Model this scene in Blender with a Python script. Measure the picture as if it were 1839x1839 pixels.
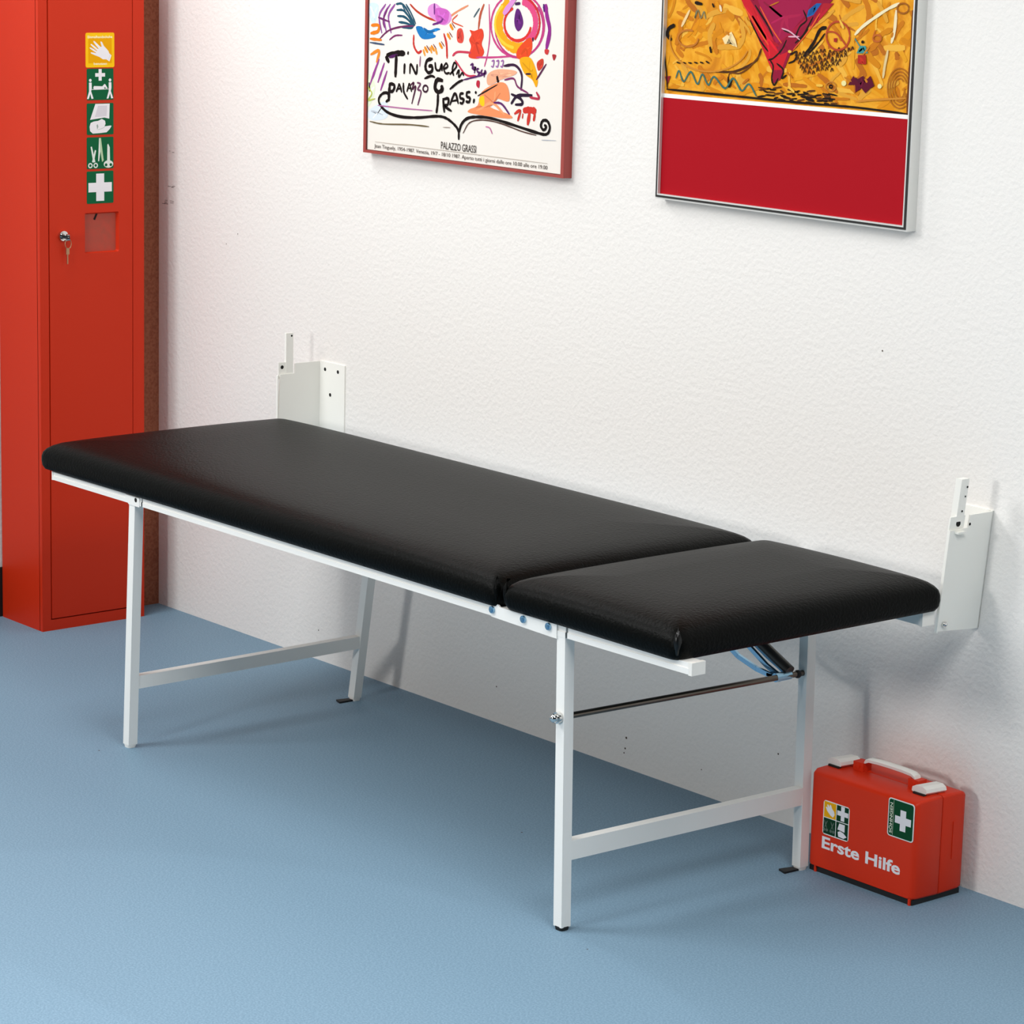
import bpy, bmesh, math, random
from mathutils import Vector, Matrix

for o in list(bpy.data.objects):
    bpy.data.objects.remove(o, do_unlink=True)
SC = bpy.context.scene
COL = SC.collection

# ------------------------------------------------------------------ camera
YAW, PITCH, ROLL = -0.8709, -0.2035, 0.0253
fw = Vector((math.sin(YAW)*math.cos(PITCH), math.cos(YAW)*math.cos(PITCH), math.sin(PITCH)))
rt = Vector((math.cos(YAW), -math.sin(YAW), 0.0))
up = rt.cross(fw)
cr, sr = math.cos(ROLL), math.sin(ROLL)
rt, up = cr*rt + sr*up, -sr*rt + cr*up
cam_data = bpy.data.cameras.new('camera')
cam_data.sensor_width = 36.0
cam_data.lens = 36.0*5273.77/1839.0
cam_data.clip_start = 0.05
cam = bpy.data.objects.new('camera', cam_data)
COL.objects.link(cam)
cam.matrix_world = Matrix(((rt.x, up.x, -fw.x, 4.00224), (rt.y, up.y, -fw.y, -4.17876), (rt.z, up.z, -fw.z, 1.83936), (0, 0, 0, 1)))
SC.camera = cam

# ------------------------------------------------------------------ light
SC.view_settings.view_transform = 'Standard'
SC.view_settings.look = 'None'
SC.view_settings.gamma = 1.0
SC.view_settings.exposure = 0.0
SC.view_settings.use_curve_mapping = False
world = bpy.data.worlds.new('world')
SC.world = world
world.use_nodes = True
world.node_tree.nodes['Background'].inputs[0].default_value = (0.92, 0.97, 1.0, 1)
world.node_tree.nodes['Background'].inputs[1].default_value = 0.035

def area_light(name, loc, target, size, power, color=(1, 1, 1), spread=180.0):
    d = bpy.data.lights.new(name, 'AREA')
    d.spread = math.radians(spread)
    d.shape = 'RECTANGLE'
    d.size, d.size_y = size
    d.energy = power
    d.color = color
    o = bpy.data.objects.new(name, d)
    COL.objects.link(o)
    o.location = loc
    o.rotation_euler = (Vector(target)-Vector(loc)).to_track_quat('-Z', 'Y').to_euler()
    return o
area_light('ceiling_softbox_middle', (0.2, -1.6, 2.7), (0.2, -1.6, 0.0), (1.2, 1.2), 17)
area_light('ceiling_softbox_right', (2.2, -1.6, 2.7), (2.0, -1.6, 0.0), (1.2, 1.2), 56)
area_light('added_wall_fill', (-1.9, -0.8, 2.75), (-1.7, 0.0, 1.2), (1.0, 0.6), 17)  # added fill lamp, brightens the left part of the wall
area_light('added_floor_fill', (0.2, -2.0, 2.7), (0.2, -2.0, 0.0), (0.8, 0.8), 6, spread=70.0)  # added narrow fill lamp, lifts only the foreground floor
area_light('front_softbox', (-1.7, -2.8, 2.6), (-0.6, -0.4, 0.5), (1.2, 1.2), 28, spread=120.0)
area_light('front_flash', (0.1, -4.9, 1.6), (-0.5, 0.0, 0.8), (0.42, 0.42), 50)

# ------------------------------------------------------------------ materials
def lin(c):
    c = c/255.0
    return c/12.92 if c <= 0.04045 else ((c+0.055)/1.055)**2.4
def hexcol(h):
    return (lin(int(h[0:2], 16)), lin(int(h[2:4], 16)), lin(int(h[4:6], 16)), 1.0)
MATS = {}
def mat(name, h, rough=0.5, metal=0.0, spec=0.5, coat=0.0, bump=None, mottle=None):
    """bump = (scale, strength, distance), mottle = (scale, second hex, low, high)"""
    if name in MATS:
        return MATS[name]
    m = bpy.data.materials.new(name)
    m.use_nodes = True
    nt = m.node_tree
    b = nt.nodes['Principled BSDF']
    b.inputs['Base Color'].default_value = hexcol(h)
    b.inputs['Roughness'].default_value = rough
    b.inputs['Metallic'].default_value = metal
    b.inputs['Specular IOR Level'].default_value = spec
    b.inputs['Coat Weight'].default_value = coat
    tc = nt.nodes.new('ShaderNodeTexCoord')
    if mottle:
        n = nt.nodes.new('ShaderNodeTexNoise')
        n.inputs['Scale'].default_value = mottle[0]
        n.inputs['Detail'].default_value = 4
        r = nt.nodes.new('ShaderNodeValToRGB')
        r.color_ramp.elements[0].color = hexcol(h)
        r.color_ramp.elements[1].color = hexcol(mottle[1])
        r.color_ramp.elements[0].position = mottle[2]
        r.color_ramp.elements[1].position = mottle[3]
        nt.links.new(tc.outputs['Object'], n.inputs['Vector'])
        nt.links.new(n.outputs['Fac'], r.inputs['Fac'])
        nt.links.new(r.outputs['Color'], b.inputs['Base Color'])
    if bump:
        n2 = nt.nodes.new('ShaderNodeTexNoise')
        n2.inputs['Scale'].default_value = bump[0]
        n2.inputs['Detail'].default_value = 3
        bp = nt.nodes.new('ShaderNodeBump')
        bp.inputs['Strength'].default_value = bump[1]
        bp.inputs['Distance'].default_value = bump[2]
        nt.links.new(tc.outputs['Object'], n2.inputs['Vector'])
        nt.links.new(n2.outputs['Fac'], bp.inputs['Height'])
        nt.links.new(bp.outputs['Normal'], b.inputs['Normal'])
    MATS[name] = m
    return m
def ink(h):
    return mat('ink_'+h, h, rough=0.6, spec=0.1)

M_WALL = mat('white_roughcast', 'ECE9E4', 0.85, spec=0.2, bump=(95, 0.42, 0.004))
M_BROWN = mat('brown_roughcast', 'A3664C', 0.9, spec=0.15, bump=(140, 0.5, 0.003), mottle=(160, '8F553F', 0.4, 0.62))
M_FLOOR = mat('blue_linoleum', '708EA2', 0.55, spec=0.2, mottle=(260, '809DB2', 0.40, 0.62), bump=(300, 0.05, 0.001))
M_DIRT = mat('dirt', '4A3A30', 0.9)
M_BLACKBASE = mat('black_skirting', '14100F', 0.6)
M_RED = mat('cabinet_red_enamel', 'CC2E0E', 0.45, spec=0.22, bump=(500, 0.04, 0.0006))
M_GAP = mat('dark_gap', '1C0A08', 0.9)
M_POCKET = mat('worn_red_enamel', 'B6402C', 0.5, mottle=(60, 'A8432F', 0.4, 0.7))
M_WHITE = mat('white_enamel', 'F2F1EC', 0.32, spec=0.45)
M_BRACKET = mat('white_bracket_enamel', 'F4F3EC', 0.4, spec=0.4)
M_WPLASTIC = mat('white_plastic', 'F0EDE6', 0.4)
M_VINYL = mat('black_vinyl', '050605', 0.40, spec=0.5, bump=(170, 0.5, 0.0022))
M_VINYL.node_tree.nodes['Principled BSDF'].inputs['IOR'].default_value = 1.15
M_FOLD = mat('black_vinyl_fold', '070807', 0.30, spec=0.35)
M_ZINC = mat('blue_zinc', '9CC4DE', 0.25, metal=0.95)
M_STEEL = mat('dark_steel', '6A625A', 0.3, metal=1.0)
M_CHROME = mat('chrome', 'D8D8D6', 0.12, metal=1.0)
M_RUBBER = mat('black_rubber', '101010', 0.6)
M_HOLE = mat('bore_black', '0C0807', 0.9)
M_KIT = mat('kit_orange_red_plastic', 'D6300E', 0.45, spec=0.25, bump=(600, 0.05, 0.0005))
M_FRAME = mat('red_brown_wood', '9E3F38', 0.4)
M_FRAMEDARK = mat('dark_frame_lip', '4A201B', 0.5)
M_ALU = mat('pale_aluminium', 'E2E2DE', 0.3, metal=0.35)
M_BLACKLIP = mat('black_frame_lip', '161412', 0.5)
M_PAPER = mat('poster_paper', 'E9E3DA', 0.6, spec=0.2)

# ------------------------------------------------------------------ helpers
def link_mesh(name, bm, mats, parent=None, smooth=False, bevel=0.0, seg=2):
    if bevel > 0:
        bmesh.ops.bevel(bm, geom=[e for e in bm.edges if len(e.link_faces) == 2 and e.calc_face_angle(0) > 0.5], offset=bevel, segments=seg, affect='EDGES', profile=0.5)
    bmesh.ops.recalc_face_normals(bm, faces=bm.faces)
    me = bpy.data.meshes.new(name)
    bm.to_mesh(me)
    bm.free()
    for m in (mats if isinstance(mats, (list, tuple)) else [mats]):
        me.materials.append(m)
    if smooth:
        me.polygons.foreach_set('use_smooth', [True]*len(me.polygons))
        try:
            me.set_sharp_from_angle(angle=math.radians(38))
        except Exception:
            pass
    o = bpy.data.objects.new(name, me)
    COL.objects.link(o)
    if parent is not None:
        o.parent = parent
        bpy.context.view_layer.update()
        o.matrix_parent_inverse = parent.matrix_world.inverted()
    return o
def tag(o, label=None, cat=None, group=None, kind=None):
    if label: o['label'] = label
    if cat: o['category'] = cat
    if group: o['group'] = group
    if kind: o['kind'] = kind
    return o
def thing(name, loc, label, cat, group=None):
    o = bpy.data.objects.new(name, None)
    o.empty_display_size = 0.05
    COL.objects.link(o)
    o.location = loc
    bpy.context.view_layer.update()
    return tag(o, label, cat, group)
def box(bm, a, b, mi=0):
    x0, y0, z0 = a
    x1, y1, z1 = b
    v = [bm.verts.new(p) for p in ((x0,y0,z0),(x1,y0,z0),(x1,y1,z0),(x0,y1,z0),(x0,y0,z1),(x1,y0,z1),(x1,y1,z1),(x0,y1,z1))]
    for f in ((0,3,2,1),(4,5,6,7),(0,1,5,4),(1,2,6,5),(2,3,7,6),(3,0,4,7)):
        bm.faces.new([v[i] for i in f]).material_index = mi
def hull8(bm, lo, hi, mi=0):
    """two matching loops of points joined into a closed solid"""
    a = [bm.verts.new(p) for p in lo]
    b = [bm.verts.new(p) for p in hi]
    n = len(a)
    bm.faces.new(a[::-1]).material_index = mi
    bm.faces.new(b).material_index = mi
    for i in range(n):
        bm.faces.new((a[i], a[(i+1) % n], b[(i+1) % n], b[i])).material_index = mi
def tube(bm, p0, p1, r, n=14, mi=0, r1=None):
    p0, p1 = Vector(p0), Vector(p1)
    d = (p1-p0).normalized()
    t = Vector((0, 0, 1)) if abs(d.z) < 0.9 else Vector((1, 0, 0))
    u = d.cross(t).normalized()
    w = d.cross(u)
    r1 = r if r1 is None else r1
    ring = lambda p, q: [p + q*(math.cos(2*math.pi*i/n)*u + math.sin(2*math.pi*i/n)*w) for i in range(n)]
    hull8(bm, ring(p0, r), ring(p1, r1), mi)
def ball(bm, c, r, mi=0, sc=(1, 1, 1)):
    res = bmesh.ops.create_uvsphere(bm, u_segments=16, v_segments=10, radius=r)
    for v in res['verts']:
        v.co = Vector((v.co.x*sc[0], v.co.y*sc[1], v.co.z*sc[2])) + Vector(c)
        for f in v.link_faces:
            f.material_index = mi
def disc(bm, c, r, axis, mi=0, n=14):
    pts = []
    for i in range(n):
        a, b = r*math.cos(2*math.pi*i/n), r*math.sin(2*math.pi*i/n)
        pts.append(Vector(c) + Vector({'x': (0, a, b), 'y': (a, 0, b), 'z': (a, b, 0)}[axis]))
    bm.faces.new([bm.verts.new(p) for p in pts]).material_index = mi
def leg_tube(bm, base, top, w):
    (x0, y0, z0), (x1, y1, z1) = base, top
    lo = [(x0,y0,z0),(x0+w,y0,z0),(x0+w,y0+w,z0),(x0,y0+w,z0)]
    hi = [(x1,y1,z1),(x1+w,y1,z1),(x1+w,y1+w,z1),(x1,y1+w,z1)]
    hull8(bm, lo, hi)

class Ink:
    """flat printed marks; every mark lies a hair above the one before it"""
    def __init__(self, place):
        self.bm = bmesh.new()
        self.place = place
        self.mats = []
        self.n = 0
    def mi(self, m):
        if m not in self.mats:
            self.mats.append(m)
        return self.mats.index(m)
    def poly(self, pts, m, keep=False):
        if not keep: self.n += 1
        h = 0.000004*self.n
        q = []
        for p in pts:
            if not q or (abs(p[0]-q[-1][0]) + abs(p[1]-q[-1][1]) > 1e-6): q.append(p)
        try:
            self.bm.faces.new([self.bm.verts.new(self.place(a, b, h)) for a, b in q]).material_index = self.mi(m)
        except ValueError:
            pass
    def stroke(self, pts, w, m, seed=0, closed_tip=True):
        self.n += 1
        h = 0.000004*self.n
        rnd = random.Random(seed)
        P = [Vector(p) for p in pts]
        Q = []
        for i in range(len(P)-1):
            a = P[i-1] if i else P[i]*2 - P[i+1]
            b, c = P[i], P[i+1]
            d = P[i+2] if i+2 < len(P) else c*2 - b
            for k in range(5):
                t = k/5
                Q.append(0.5*((2*b) + (c-a)*t + (2*a-5*b+4*c-d)*t*t + (3*b-a-3*c+d)*t**3))
        Q.append(P[-1])
        L, R = [], []
        for i, q in enumerate(Q):
            d = Q[min(i+1, len(Q)-1)] - Q[max(i-1, 0)]
            if d.length < 1e-7: d = Vector((1e-4, 0))
            n = Vector((-d.y, d.x)).normalized()
            e = min(i, len(Q)-1-i)
            ww = w*0.5*(0.55 if e == 0 else 0.9 if e == 1 else 1.0)*(0.85 + 0.3*rnd.random())
            L.append(q+n*ww)
            R.append(q-n*ww)
        mi = self.mi(m)
        lv = [self.bm.verts.new(self.place(p.x, p.y, h)) for p in L]
        rv = [self.bm.verts.new(self.place(p.x, p.y, h)) for p in R]
        for i in range(len(Q)-1):
            self.bm.faces.new((lv[i], rv[i], rv[i+1], lv[i+1])).material_index = mi
    def text(self, s, x, z, height, m, width=None, bold=0.0, rot=0.0, bottom_left=True):
        cu = bpy.data.curves.new('lettering', 'FONT')
        cu.body = s
        cu.size = 1.0
        cu.offset = bold
        cu.resolution_u = 3
        to = bpy.data.objects.new('lettering', cu)
        COL.objects.link(to)
        dg = bpy.context.evaluated_depsgraph_get()
        me = bpy.data.meshes.new_from_object(to.evaluated_get(dg))
        xs = [v.co.x for v in me.vertices]
        x0, x1 = min(xs), max(xs)
        cap = 0.70
        sy = height/cap
        sx = sy if width is None else width/(x1-x0)
        self.n += 1
        h = 0.000004*self.n
        c, si = math.cos(rot), math.sin(rot)
        vs = []
        for v in me.vertices:
            a, b = (v.co.x-x0)*sx, v.co.y*sy
            vs.append(self.bm.verts.new(self.place(x + a*c - b*si, z + a*si + b*c, h)))
        mi = self.mi(m)
        for p in me.polygons:
            try:
                self.bm.faces.new([vs[i] for i in p.vertices]).material_index = mi
            except ValueError:
                pass
        bpy.data.objects.remove(to, do_unlink=True)
        bpy.data.curves.remove(cu)
        bpy.data.meshes.remove(me)
    def build(self, name, parent):
        me = bpy.data.meshes.new(name)
        self.bm.to_mesh(me)
        self.bm.free()
        for m in self.mats:
            me.materials.append(m)
        o = bpy.data.objects.new(name, me)
        COL.objects.link(o)
        o.parent = parent
        bpy.context.view_layer.update()
        o.matrix_parent_inverse = parent.matrix_world.inverted()
        return o
def circle(cx, cy, rx, ry=None, n=20):
    ry = rx if ry is None else ry
    return [(cx+rx*math.cos(2*math.pi*i/n), cy+ry*math.sin(2*math.pi*i/n)) for i in range(n)]
def rrect(x0, y0, x1, y1, r, n=4):
    pts = []
    for cx, cy, a in ((x1-r, y1-r, 0), (x0+r, y1-r, 90), (x0+r, y0+r, 180), (x1-r, y0+r, 270)):
        for k in range(n+1):
            t = math.radians(a+90*k/n)
            pts.append((cx+r*math.cos(t), cy+r*math.sin(t)))
    return pts
def cross_pts(cx, cy, L, w):
    h = w/2
    return [(cx-h,cy+L),(cx+h,cy+L),(cx+h,cy+h),(cx+L,cy+h),(cx+L,cy-h),(cx+h,cy-h),(cx+h,cy-L),(cx-h,cy-L),(cx-h,cy-h),(cx-L,cy-h),(cx-L,cy+h),(cx-h,cy+h)]

# ------------------------------------------------------------------ the room
bm = bmesh.new()
box(bm, (-4.2, -5.6, -0.05), (4.6, 0.1, 0.0))
for x, y, r in ((-1.3213, -0.8638, .0022), (-0.3354, -0.4786, .0022), (0.2564, -0.8204, .0016), (-1.02, -1.35, .0014)):
    disc(bm, (x, y, 0.0004), r, 'z', 1)
tag(link_mesh('floor', bm, [M_FLOOR, M_DIRT]), kind='structure')
bm = bmesh.new()
box(bm, (-2.62, 0.0, 0.0), (4.6, 0.1, 2.7))
for x, z, r in ((-0.5532,.0685,.0026),(-0.5557,.0439,.0022),(-0.5588,.0331,.0018),(-0.0894,.144,.002),(0.1429,1.0124,.0018),(-0.9988,.0848,.0018),(-0.3143,.0552,.0014),(-0.008,.3497,.0035),(-0.0072,.336,.0022),(-0.0067,.3291,.0025),(-1.69,.075,.0018),(-2.05,1.02,.0015),(-2.1,.99,.0013)):
    disc(bm, (x, -0.0006, z), r, 'y', 1, 9)
random.seed(3)
for k in range(14):      # scuffs on the plaster beside the brown pillar
    x, z = -2.40+random.uniform(0.004, .06), random.choice((1.205, 1.11, 1.07))+random.uniform(-.006, .006)
    w = random.uniform(.004, .016)
    bm.faces.new([bm.verts.new((x+a*w, -0.0006, z+b*.0012)) for a, b in ((0,0),(1,.3),(1,1),(0,.8))]).material_index = 1
tag(link_mesh('wall_back', bm, [M_WALL, M_DIRT]), kind='structure')
bm = bmesh.new()
box(bm, (-2.62, -5.6, 0.0), (-2.52, 0.0, 2.7))
tag(link_mesh('wall_left', bm, M_WALL), kind='structure')
bm = bmesh.new()
box(bm, (-2.52, -5.6, 0.0), (-2.512, -0.1, 0.13))
tag(link_mesh('baseboard_left', bm, M_BLACKBASE, bevel=0.002), kind='structure')
bm = bmesh.new()
box(bm, (-2.52, -0.104, 0.0), (-2.409, 0.0, 2.7))
tag(link_mesh('trim_1', bm, M_BROWN, bevel=0.004), kind='structure')

# ------------------------------------------------------------------ first aid cabinet
CX, CY0, CY1, CB, CH = -2.3096, -0.4145, -0.1095, -2.508, 1.78
cab = thing('first_aid_cabinet', ((CX+CB)/2, (CY0+CY1)/2, 0), 'tall narrow orange-red metal first aid cabinet with five pictogram stickers, standing in the corner', 'cabinet')
DY0, DY1, DZ0, DZ1 = -0.3865, -0.1445, 0.031, CH-0.03
bm = bmesh.new()
XI = CX-0.012
box(bm, (CB, CY0, 0.0), (XI, CY1, CH))
box(bm, (XI-0.002, CY0, 0.0), (CX, DY0-0.003, CH))
box(bm, (XI-0.002, DY1+0.002, 0.0), (CX, CY1, CH))
box(bm, (XI-0.002, DY0-0.003, 0.0), (CX, DY1+0.002, DZ0-0.003))
box(bm, (XI-0.002, DY0-0.003, DZ1+0.003), (CX, DY1+0.002, CH))
link_mesh('body', bm, M_RED, cab, bevel=0.0022)
bm = bmesh.new()
bm.faces.new([bm.verts.new(p) for p in ((XI+0.0004, DY0-0.003, DZ0-0.003), (XI+0.0004, DY1+0.002, DZ0-0.003), (XI+0.0004, DY1+0.002, DZ1+0.003), (XI+0.0004, DY0-0.003, DZ1+0.003))])
box(bm, (XI-0.004, DY0-0.0028, DZ0-0.0028), (XI+0.0004, DY1+0.0018, DZ1+0.0028))
link_mesh('door_gap_backing', bm, M_GAP, cab)  # dark backing that fills the gap around the door
# door leaf with a sunken grip
HY0, HY1, HZ0, HZ1 = -0.2845, -0.1845, 0.9595, 1.0605
XF = CX+0.0005
bm = bmesh.new()
ys, zs = (DY0, HY0, HY1, DY1), (DZ0, HZ0, HZ1, DZ1)
g = [[bm.verts.new((XF, y, z)) for y in ys] for z in zs]
gb = [[bm.verts.new((XI+0.001, y, z)) for y in ys] for z in zs]
for i in range(3):
    for j in range(3):
        if (i, j) != (1, 1):
            bm.faces.new((g[i][j], g[i][j+1], g[i+1][j+1], g[i+1][j]))
for a, b in (((0,0),(0,3)), ((0,3),(3,3)), ((3,3),(3,0)), ((3,0),(0,0))):
    bm.faces.new((g[a[0]][a[1]], g[b[0]][b[1]], gb[b[0]][b[1]], gb[a[0]][a[1]])) if False else None
for j in range(3):
    bm.faces.new((g[0][j], g[0][j+1], gb[0][j+1], gb[0][j]))
    bm.faces.new((g[3][j], g[3][j+1], gb[3][j+1], gb[3][j]))
    bm.faces.new((g[j][0], g[j+1][0], gb[j+1][0], gb[j][0]))
    bm.faces.new((g[j][3], g[j+1][3], gb[j+1][3], gb[j][3]))
door = link_mesh('door', bm, M_RED, cab)
bm = bmesh.new()
dep = 0.009
f0 = [bm.verts.new((XF, y, z)) for y, z in rrect(HY0, HZ0, HY1, HZ1, 0.004)]
f1 = [bm.verts.new((XF-dep, y, z)) for y, z in rrect(HY0+0.002, HZ0+0.002, HY1-0.004, HZ1-0.004, 0.004)]
n = len(f0)
for i in range(n):
    bm.faces.new((f0[i], f0[(i+1) % n], f1[(i+1) % n], f1[i])).material_index = 1
bm.faces.new(f1)
corners = ((HY1, HZ1), (HY0, HZ1), (HY0, HZ0), (HY1, HZ0))
for ci, (y, z) in enumerate(corners):       # fill the four rounded corners of the opening
    cv = bm.verts.new((XF, y, z))
    for k in range(4):
        bm.faces.new((cv, f0[ci*5+k], f0[ci*5+k+1])).material_index = 1
bm.faces.new([bm.verts.new((XF-dep+0.0006, y, z)) for y, z in ((-0.2545,1.043),(-0.2495,1.0405),(-0.2415,1.0575),(-0.2465,1.0590))]).material_index = 2
tag(link_mesh('recessed_grip', bm, [M_POCKET, M_RED, M_HOLE], door), 'sunken square grip with a dark slot')
bm = bmesh.new()
LY, LZ = -0.3505, 1.0075
tube(bm, (XF, LY, LZ), (XF+0.009, LY, LZ), 0.0125, 20)
tube(bm, (XF+0.009, LY, LZ), (XF+0.012, LY, LZ), 0.0095, 20, 0)
box(bm, (XF+0.0118, LY-0.006, LZ-0.0015), (XF+0.0125, LY+0.006, LZ+0.0015), 1)
lock = link_mesh('lock', bm, [M_CHROME, M_HOLE], door, smooth=True)
bm = bmesh.new()
box(bm, (XF+0.012, LY-0.001, LZ-0.006), (XF+0.026, LY+0.001, LZ+0.002))
tube(bm, (XF+0.0265, LY-0.003, LZ-0.002), (XF+0.0285, LY+0.003, LZ-0.002), 0.009, 16)
link_mesh('key', bm, M_CHROME, lock, smooth=True)
bm = bmesh.new()
kx = XF+0.012
for i in range(12):
    a0, a1 = 2*math.pi*i/12, 2*math.pi*(i+1)/12
    tube(bm, (kx, LY+.010+.009*math.sin(a0), LZ-.020+.012*math.cos(a0)), (kx, LY+.010+.009*math.sin(a1), LZ-.020+.012*math.cos(a1)), .0011, 6)
box(bm, (kx-.001, LY+.004, LZ-.046), (kx+.001, LY+.013, LZ-.030))
box(bm, (kx-.001, LY+.0065, LZ-.070), (kx+.001, LY+.0095, LZ-.046))
link_mesh('spare_key', bm, mat('dull_brass', 'B08A6A', 0.35, metal=0.9), lock)

def plate(y0, z0, y1, z1, h, r, border=None):
    K = Ink(lambda a, b, e: (XF+0.0006+e, a, b))
    b2 = bmesh.new()
    lo = [(XF-0.0002, y, z) for y, z in rrect(y0, z0, y1, z1, r)]
    hi = [(XF+0.0006, y, z) for y, z in rrect(y0, z0, y1, z1, r)]
    hull8(b2, lo, hi)
    return K, b2, ink(h)
def sticker(y0, z0, y1, z1, h, label, draw, r=0.003):
    K, b2, m = plate(y0, z0, y1, z1, h, r)
    st = tag(link_mesh('sticker', b2, m, door), label)
    sx, sz = (y1-y0), (z1-z0)
    draw(K, lambda pts: [(y0+a*sx, z1-b*sz) for a, b in pts], sx)
    K.build('pictogram', st)
W = ink('F2EEF0')
GREEN = '11603A'
def draw_glove(K, T, s):
    ye = ink('F0A900')
    K.poly(T([(.09,.15),(.91,.15),(.91,.88),(.09,.88)]), ye)
    hand = [(.90,.66),(.83,.83),(.80,.82),(.72,.77),(.60,.77),(.48,.70),(.30,.64),(.20,.60),(.17,.575),(.20,.56),(.30,.575),(.36,.59),(.36,.575),(.26,.52),(.16,.46),(.13,.43),(.17,.42),(.28,.47),(.39,.535),(.40,.52),(.29,.44),(.18,.355),(.17,.32),(.21,.325),(.33,.40),(.43,.475),(.45,.46),(.37,.38),(.28,.28),(.27,.235),(.31,.24),(.42,.33),(.52,.41),(.56,.40),(.54,.35),(.515,.28),(.525,.25),(.57,.27),(.63,.38),(.72,.46),(.79,.53),(.82,.60)]
    K.poly(T(hand), W)
    K.stroke(T([(.86,.61),(.79,.80)]), s*.012, ink('D8D4E2'))
    pa = T([(.05, .155)])[0]
    K.text('Einmalhandschuhe', pa[0]+s*.02, pa[1], s*.075, ink('FBF3CF'), width=s*.86, bold=0.02)
    pb = T([(.28, .925)])[0]
    K.text('benutzen', pb[0], pb[1], s*.07, ink('FBF3CF'), width=s*.46, bold=0.02)
def draw_stretcher(K, T, s):
    cy = T([(.5, .20)])[0]
    K.poly(cross_pts(cy[0], cy[1], s*.185, s*.115), W)
    for cx in (.13, .87):
        h = T([(cx, .37)])[0]
        K.poly(circle(h[0], h[1], s*.05), W)
        d = 1 if cx < .5 else -1
        K.poly(T([(cx-.05,.44),(cx+.05,.44),(cx+.055,.62),(cx+.03,.72),(cx+.12,.95),(cx+.04,.96),(cx,.80),(cx-.06,.96),(cx-.13,.96),(cx-.05,.72)]), W)
    K.poly(T([(.24,.60),(.27,.55),(.58,.565),(.66,.49),(.70,.51),(.78,.63),(.72,.64),(.67,.585),(.64,.66),(.26,.66)]), W)
    K.stroke(T([(.17,.66),(.83,.655)]), s*.022, W)
def draw_gauze(K, T, s):
    K.poly(T([(.32,.02),(.86,.02),(.84,.50),(.66,.46),(.12,.52)]), W)
    K.poly(T([(.42,.08),(.76,.08),(.74,.42),(.30,.44)]), ink('DCD6DC'))
    K.poly(T([(.10,.74),(.14,.62),(.26,.575),(.42,.56),(.56,.50),(.68,.56),(.70,.66),(.66,.74),(.88,.72),(.93,.73),(.86,.83),(.74,.93),(.50,.95),(.22,.96),(.12,.88)]), W)
    K.poly(T([(.36,.70),(.40,.66),(.43,.74),(.39,.84)]), ink('9FAEA4'))
    K.stroke(T([(.68,.75),(.58,.80),(.40,.85)]), s*.018, ink('C4CCC6'))
def draw_tools(K, T, s):
    L = ink('E4EAE0')
    K.poly(T([(.14,.30),(.19,.29),(.32,.78),(.24,.80)]), L)
    K.poly(T([(.30,.40),(.35,.42),(.26,.80),(.19,.78)]), L)
    for cx, cy in ((.13,.89),(.33,.89)):
        p = T([(cx, cy)])[0]
        K.poly(circle(p[0], p[1], s*.085), L)
        K.poly(circle(p[0], p[1], s*.045), ink(GREEN))
    K.poly(T([(.46,.03),(.53,.03),(.52,.35),(.46,.76),(.42,.76)]), L)
    K.poly(T([(.48,.03),(.53,.03),(.63,.74),(.57,.79),(.50,.42)]), ink('B9D0A8'))
    K.poly(T([(.77,.25),(.80,.22),(.86,.33),(.87,.76),(.76,.76)]), L)
    p = T([(.81,.86)])[0]
    K.poly(circle(p[0], p[1], s*.18, s*.12), L)
    for cx in (.72, .90):
        p = T([(cx, .885)])[0]
        K.poly(circle(p[0], p[1], s*.05), ink(GREEN))
def draw_cross(K, T, s):
    c = T([(.5, .5)])[0]
    K.poly(cross_pts(c[0], c[1], s*.44, s*.30), W)
sticker(-0.2803, 1.4210, -0.1972, 1.5061, 'FFC814', 'yellow sticker with a white glove', draw_glove, 0.004)
sticker(-0.2773, 1.3405, -0.2000, 1.4180, GREEN, 'green sticker with two people carrying a stretcher', draw_stretcher)
sticker(-0.2777, 1.2546, -0.2002, 1.3326, GREEN, 'green sticker with a bandage roll', draw_gauze)
sticker(-0.2782, 1.1698, -0.2005, 1.2486, GREEN, 'green sticker with scissors and tweezers', draw_tools)
sticker(-0.2786, 1.0832, -0.2008, 1.1640, GREEN, 'green sticker with a white cross', draw_cross)

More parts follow.
